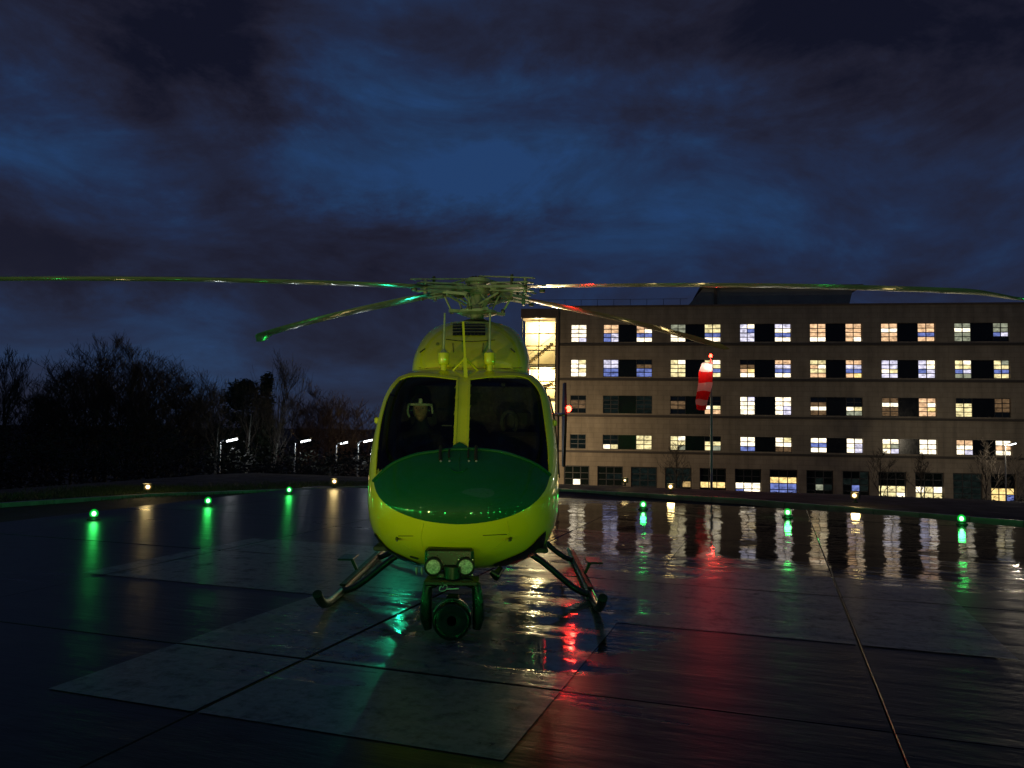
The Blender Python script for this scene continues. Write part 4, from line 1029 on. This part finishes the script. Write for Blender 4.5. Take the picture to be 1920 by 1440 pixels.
ctr = [at_Y(x, y, WY - .12) for x, y, _ in sp_]; rad = [h * WY / FPX for _, _, h in sp_]
def skrow(t):
    f = t * (len(ctr) - 1); i = min(int(f), len(ctr) - 2); u = f - i; c = ctr[i].lerp(ctr[i + 1], u); r = rad[i] * (1 - u) + rad[i + 1] * u
    return [c + V((math.cos(a) * r * (1 + .10 * math.sin(3 * a + t * 7)), math.sin(a) * r * .55 * (1 + .15 * math.sin(4 * a + t * 5)), .03 * math.sin(2 * a + 9 * t))) for a in [2 * math.pi * k / 24 for k in range(24)]]
cut = [0, .17, .36, .55, .74, .88, 1.0]
for i in range(6):
    t0, t1 = cut[i], cut[i + 1]; st = MB().grid([skrow(t0 + (t1 - t0) * j / 5) for j in range(6)], True).build('sock_band', ('sock_white', 'sock_red')[i % 2], ws, True)
MB().tube(skrow(0) + skrow(0)[:1], .014, 6).beam(ctr[0], V((top.x, WY, ctr[0].z + .06)), .025, .025).build('hoop', 'galvanised', ws)
lamp('sock_lamp', ws, ctr[0] + V((0, 0, -.2)), 6, (1, .86, .70), .05)

# ================================================================== STREET LAMPS, FENCE
def street_lamp(px, py, Y, label, energy, arm=1, c=(.9, .96, 1.0), group='street lamps along the road below the pad', matn='lamp_white', sc_=1.0):
    h = at_Y(px, py, Y); g = ground_z(h.x, h.y); bx_ = h.x - arm * .62 * sc_
    o = thing('street_lamp', (bx_, Y, g), label, 'street lamp', group)
    MB().tube([(bx_, Y, g), (bx_, Y, g + 1.2), (bx_, Y, h.z - .12)], [.08, .06, .045], 10).build('post', 'galvanised', o, True)
    MB().tube([(bx_, Y, h.z - .14), (bx_ + arm * .1, Y, h.z - .02), (bx_ + arm * .35 * sc_, Y, h.z + .03)], .035, 8).build('arm', 'galvanised', o, True)
    rt = Matrix.Rotation(R(-14) * arm, 3, 'Y')
    MB().box((h.x, Y, h.z + .09), (.62 * sc_, .26, .07), rt).build('head', 'lamp_body', o)
    MB().box((h.x, Y, h.z + .02), (.54 * sc_, .22, .11), rt).build('diffuser', matn, o)
    lamp('glow', o, (h.x, Y, h.z - .15), energy, c, .10); return o
street_lamp(435, 825.5, 42, 'white street lamp in front of the pale birch trunks', 26)
street_lamp(573, 827, 46, 'white street lamp at the start of the timber fence', 34)
street_lamp(645, 831, 52, 'dim white street lamp turned away over the timber fence', 18, sc_=.8)
street_lamp(690, 827, 50, 'white street lamp close beside the helicopter over the timber fence', 60)
street_lamp(1898, 833, 66, 'white street lamp before the lit ground-floor windows of the hospital', 800, 1, (1, .85, .62))
street_lamp(985, 838, 75, 'street lamp before the hospital, hidden behind the helicopter', 2900, 1, (1, .74, .44))
fe = thing('timber_fence', at_z(640, 905, -2), 'timber boarded fence under the street lamps', 'fence')
fa, fb = at_Y(585, 862, 58), at_Y(742, 856, 58); n = 74; fzb = GZ
mb = MB()
for i in range(n):
    p = fa.lerp(fb, i / n); mb.box((p.x + .06, p.y + rnd.uniform(-.012, .012), (p.z + fzb) / 2 + rnd.uniform(-.02, .02)), ((fb.x - fa.x) / n * .92, .025, p.z - fzb))
bd = mb.build('boards', 'fence_wood', fe); bd['kind'] = 'stuff'
for i in range(0, n + 1, 12):
    p = fa.lerp(fb, i / n); MB().box((p.x, p.y - .06, (p.z + fzb) / 2 + .05), (.1, .1, p.z - fzb)).build('post', 'fence_wood', fe)

# ================================================================== TREES
def grow(mb, p, d, L, r, lv, rg, spread, nchild, fin, up=.12):
    n = 4 if lv > 1 else 3; pts = [p]; rads = [r]; q = p.copy(); dd = d.copy()
    for i in range(n):
        dd = (dd + V((rg.gauss(0, .13), rg.gauss(0, .13), rg.gauss(0, .06) + up * .35))).normalized(); q = q + dd * (L / n); pts.append(q.copy()); rads.append(max(fin, r * (1 - .62 * (i + 1) / n)))
    mb.tube(pts, rads, 3 if lv < 3 else 5, cap=False)
    if lv == 0: return
    for k in range(nchild[lv]):
        t = rg.uniform(.28, 1.0) if k else 1.0; f = t * n; i = min(int(f), n - 1); b = pts[i].lerp(pts[i + 1], f - i)
        a = rg.uniform(0, 2 * math.pi); e = V((math.cos(a), math.sin(a), rg.uniform(-.1, .55)))
        nd = (dd * (1 - spread) + e * spread).normalized(); nd.z += up; nd.normalize()
        grow(mb, b, nd, L * rg.uniform(.5, .78), max(fin, rads[i] * .55), lv - 1, rg, spread, nchild, fin, up)
def bare_tree(px, py, Y, label, seed, bark='bark', spread=.52, lv=4, nchild=(0, 5, 5, 5, 5), group='bare trees behind the pad', trunk_frac=.34, lean=0.0, fin=.009, name='bare_tree', zbase=None, up=.14):
    tp_ = at_Y(px, py, Y); g = ground_z(tp_.x, Y) if zbase is None else zbase; H = tp_.z - g; rg = random.Random(seed)
    o = thing(name, (tp_.x, Y, g), label, 'tree', group); b = V((tp_.x - lean * H, Y, g - .1))
    tr = MB(); d = V((lean, 0, 1)).normalized(); hp_ = [b, b + d * H * trunk_frac * .5 + V((rg.gauss(0, .06), 0, 0)), b + d * H * trunk_frac, b + d * H * .62, b + d * H * .88]
    r0 = H * .014 + .03; tr.tube(hp_, [r0, r0 * .82, r0 * .68, r0 * .4, r0 * .12], 8); tr.build('trunk', bark, o, True)
    cr = MB(); nb = int(5 + 7 * (1 - trunk_frac))
    for k in range(nb):
        t = trunk_frac * .8 + (.9 - trunk_frac * .8) * (k / (nb - 1)); base = b + d * H * t; a = k * 2.4 + rg.uniform(-.4, .4)
        e = V((math.cos(a), math.sin(a), .55 + .6 * t)); nd = (d * (1 - spread) + e * spread).normalized()
        L = H * (.30 * (1.15 - t) + .06)
        grow(cr, base, nd, L, r0 * .42 * (1.1 - t) + .012, lv - 1, rg, spread, nchild, fin, up)
    cr.build('crown', 'bark' if bark == 'bark_pale' else bark, o)
    return o
TR = [(12, 704, 47, .36, 'spindly bare tree standing apart at the wood\'s end'), (72, 752, 50, .5, 'low bare tree between the lone tree and the dense wood'),
      (122, 712, 48, .55, 'bare tree on the shoulder of the dense wood'), (163, 694, 50, .5, 'bare twiggy tree beside the tallest tree of the wood'), (206, 672, 52, .42, 'tallest bare tree with a pointed top in the dense wood'),
      (245, 686, 50, .5, 'bare tree with a narrow top just past the tallest tree'), (292, 706, 53, .55, 'broad bare tree in the middle of the wood'), (338, 712, 50, .62, 'bare tree with twigs reaching out from the wood\'s shoulder'),
      (376, 748, 54, .55, 'low bare tree in the dip before the evergreen')]
for i, (x, y, Y, spd, lab) in enumerate(TR): bare_tree(x, y, Y, lab, 11 + i, spread=spd, trunk_frac=.26)
for i, (x, y, Y) in enumerate([(95, 735, 60), (185, 705, 62), (225, 700, 63), (270, 708, 61), (318, 722, 63), (355, 735, 60), (45, 768, 61), (140, 722, 62)]):
    bare_tree(x, y, Y, 'bare tree in the second row of the dense wood', 40 + i, spread=.6, trunk_frac=.2, fin=.012)
for i, (x, y, Y, ln, lab) in enumerate([(402, 728, 52, .02, 'slim pale birch left of the evergreen'), (412, 760, 45, .03, 'short slim birch behind the first street lamp'), (474, 742, 44, .05, 'leaning pale birch before the evergreen'), (540, 706, 47, .14, 'tall leaning birch past the conifer spire'), (528, 770, 45, .10, 'second leaning birch with a pale trunk')]):
    bare_tree(x, y, Y, lab, 70 + i, bark='bark_pale', spread=.35, trunk_frac=.5, lean=ln, fin=.007, group='pale birches', name='birch_tree', nchild=(0, 4, 4, 4, 4))
for i, (x, y, Y, lab) in enumerate([(562, 768, 60, 'reddish bare tree next to the birches'), (598, 748, 62, 'tallest of the reddish bare trees over the fence'), (640, 765, 63, 'reddish bare tree over the middle of the fence'), (682, 782, 62, 'low reddish bare tree next to the helicopter'), (618, 775, 57, 'bushy reddish bare tree before the others')]):
    bare_tree(x, y, Y, lab, 90 + i, bark='bark_red_lit', spread=.5, trunk_frac=.2, group='reddish bare trees over the fence')
def leafy(mb, c, n, size, rg, sq=(1, 1, 1)):
    for k in range(n):
        while True:
            p = V((rg.uniform(-1, 1), rg.uniform(-1, 1), rg.uniform(-1, 1)))
            if p.length < 1: break
        p = V((p.x * sq[0], p.y * sq[1], p.z * sq[2])); a = V((rg.gauss(0, 1), rg.gauss(0, 1), rg.gauss(0, .6))).normalized(); b = a.orthogonal().normalized(); s_ = size * rg.uniform(.6, 1.3)
        q = c + p; mb.add([q - a * s_, q + b * s_ * .35, q + a * s_, q - b * s_ * .35], [(0, 1, 2, 3)])
def evergreen(px, py, Y, wpx, label, seed, spire=False):
    t = at_Y(px, py, Y); g = ground_z(t.x, Y); H = t.z - g; rg = random.Random(seed); o = thing('evergreen_tree', (t.x, Y, g), label, 'tree', 'evergreens beside the birches')
    MB().tube([(t.x, Y, g - .1), (t.x, Y, g + H * .5), (t.x, Y, g + H * .94)], [.2, .13, .03], 8).build('trunk', 'bark', o, True)
    cr = MB(); wr = wpx / FPX * Y / 2
    for k in range(300 if not spire else 150):
        f = rg.random(); z = g + H * (.14 + .84 * f)
        rad = wr * ((1 - f) ** .8 if spire else math.sqrt(max(0, 1 - (f * 1.02 - .25) ** 2 / .62)))
        a = rg.uniform(0, 6.28); rr2 = rad * rg.uniform(.35, 1.0)
        c = V((t.x + math.cos(a) * rr2, Y + math.sin(a) * rr2, z - (.3 * rr2 if spire else 0)))
        leafy(cr, c, 26, .15, rg, (.42, .42, .28))
        MB_l.tube([(t.x, Y, z - .2), c], [.03, .01], 3, cap=False)
    for k in range(14): leafy(cr, V((t.x + rg.gauss(0, .1 * wr), Y, g + H * (.90 + .10 * k / 14))), 12, .11, rg, (.22, .22, .2))
    cr.build('crown', 'needle', o)
    lm_ = MB(); lm_.v, lm_.f = MB_l.v[:], MB_l.f[:]; MB_l.v.clear(); MB_l.f.clear(); lm_.build('limbs', 'bark', o)
MB_l = MB()
evergreen(458, 712, 49, 122, 'broad dark evergreen rising behind the first street lamp', 5)
evergreen(501, 699, 50, 60, 'narrow conifer with a pointed spire beside the broad evergreen', 6, True)
# undergrowth along the wood's foot: one uncountable mass
mb = MB(); rg = random.Random(3)
for k in range(760):
    x = rg.uniform(-60, 690); Y = rg.uniform(36, 56); hi = 862 - 42 * rg.random() + (24 if x > 380 else -22) * (1 if rg.random() < .7 else -.3)
    q = at_Y(x, hi, Y); g = ground_z(q.x, Y)
    z = g + (max(q.z, g + .5) - g) * rg.random() ** .7
    leafy(mb, V((q.x, Y, z)), 34, .13, rg, (.8, .6, .5))
tag(mb.build('undergrowth', 'bush_leaf'), 'dark tangled undergrowth along the foot of the wood', 'undergrowth', kind='stuff')
for i, (x, y, Y, lab) in enumerate([(1268, 835, 72, 'bare sapling before the wall beside the windsock pole'), (1650, 848, 70, 'bare sapling in front of the lit ground-floor window'), (1726, 858, 72, 'slim bare sapling between two bright ground-floor windows'), (1848, 838, 68, 'bare sapling next to the white street lamp'), (1905, 858, 71, 'bare sapling at the last ground-floor window')]):
    bare_tree(x, y, Y, lab, 120 + i, spread=.55, trunk_frac=.3, lv=3, group='saplings before the hospital', fin=.012, name='sapling')
# planting strip before the hospital
mb = MB()
for k in range(260):
    s = rg.uniform(0, 60); p = fp(s, GZ + rg.uniform(.1, .9), rg.uniform(3, 6)); leafy(mb, p, 14, .16, rg, (.6, .5, .35))
tag(mb.build('shrub_bed', 'bush_leaf'), 'low dark shrubs along the foot of the hospital wall', 'shrubs', kind='stuff')

# grass on the verge: blades around the lamps and along the kerb
mb = MB(); rg = random.Random(9)
for k in range(26000):
    if k % 2: x, y = rg.gauss(270, 70), rg.gauss(919.5, 3.2)
    else: x, y = rg.uniform(-40, 700), 0
    if not k % 2: y = 934 - (x / 690) * 29 + rg.gauss(1, 5)
    if y < 903: continue
    p = at_z(x, y, -.06)
    if p.y > 30: continue
    p.z = ground_z(p.x, p.y); h = rg.uniform(.03, .10); a = rg.uniform(0, 6.28); d = V((math.cos(a), math.sin(a), 0)) * .006; l = V((rg.gauss(0, .03), rg.gauss(0, .03), h))
    mb.add([p - d, p + d, p + l], [(0, 1, 2)])
tag(mb.build('grass', 'grass_blade'), 'short wet grass on the verge beyond the kerb', 'grass', kind='stuff')
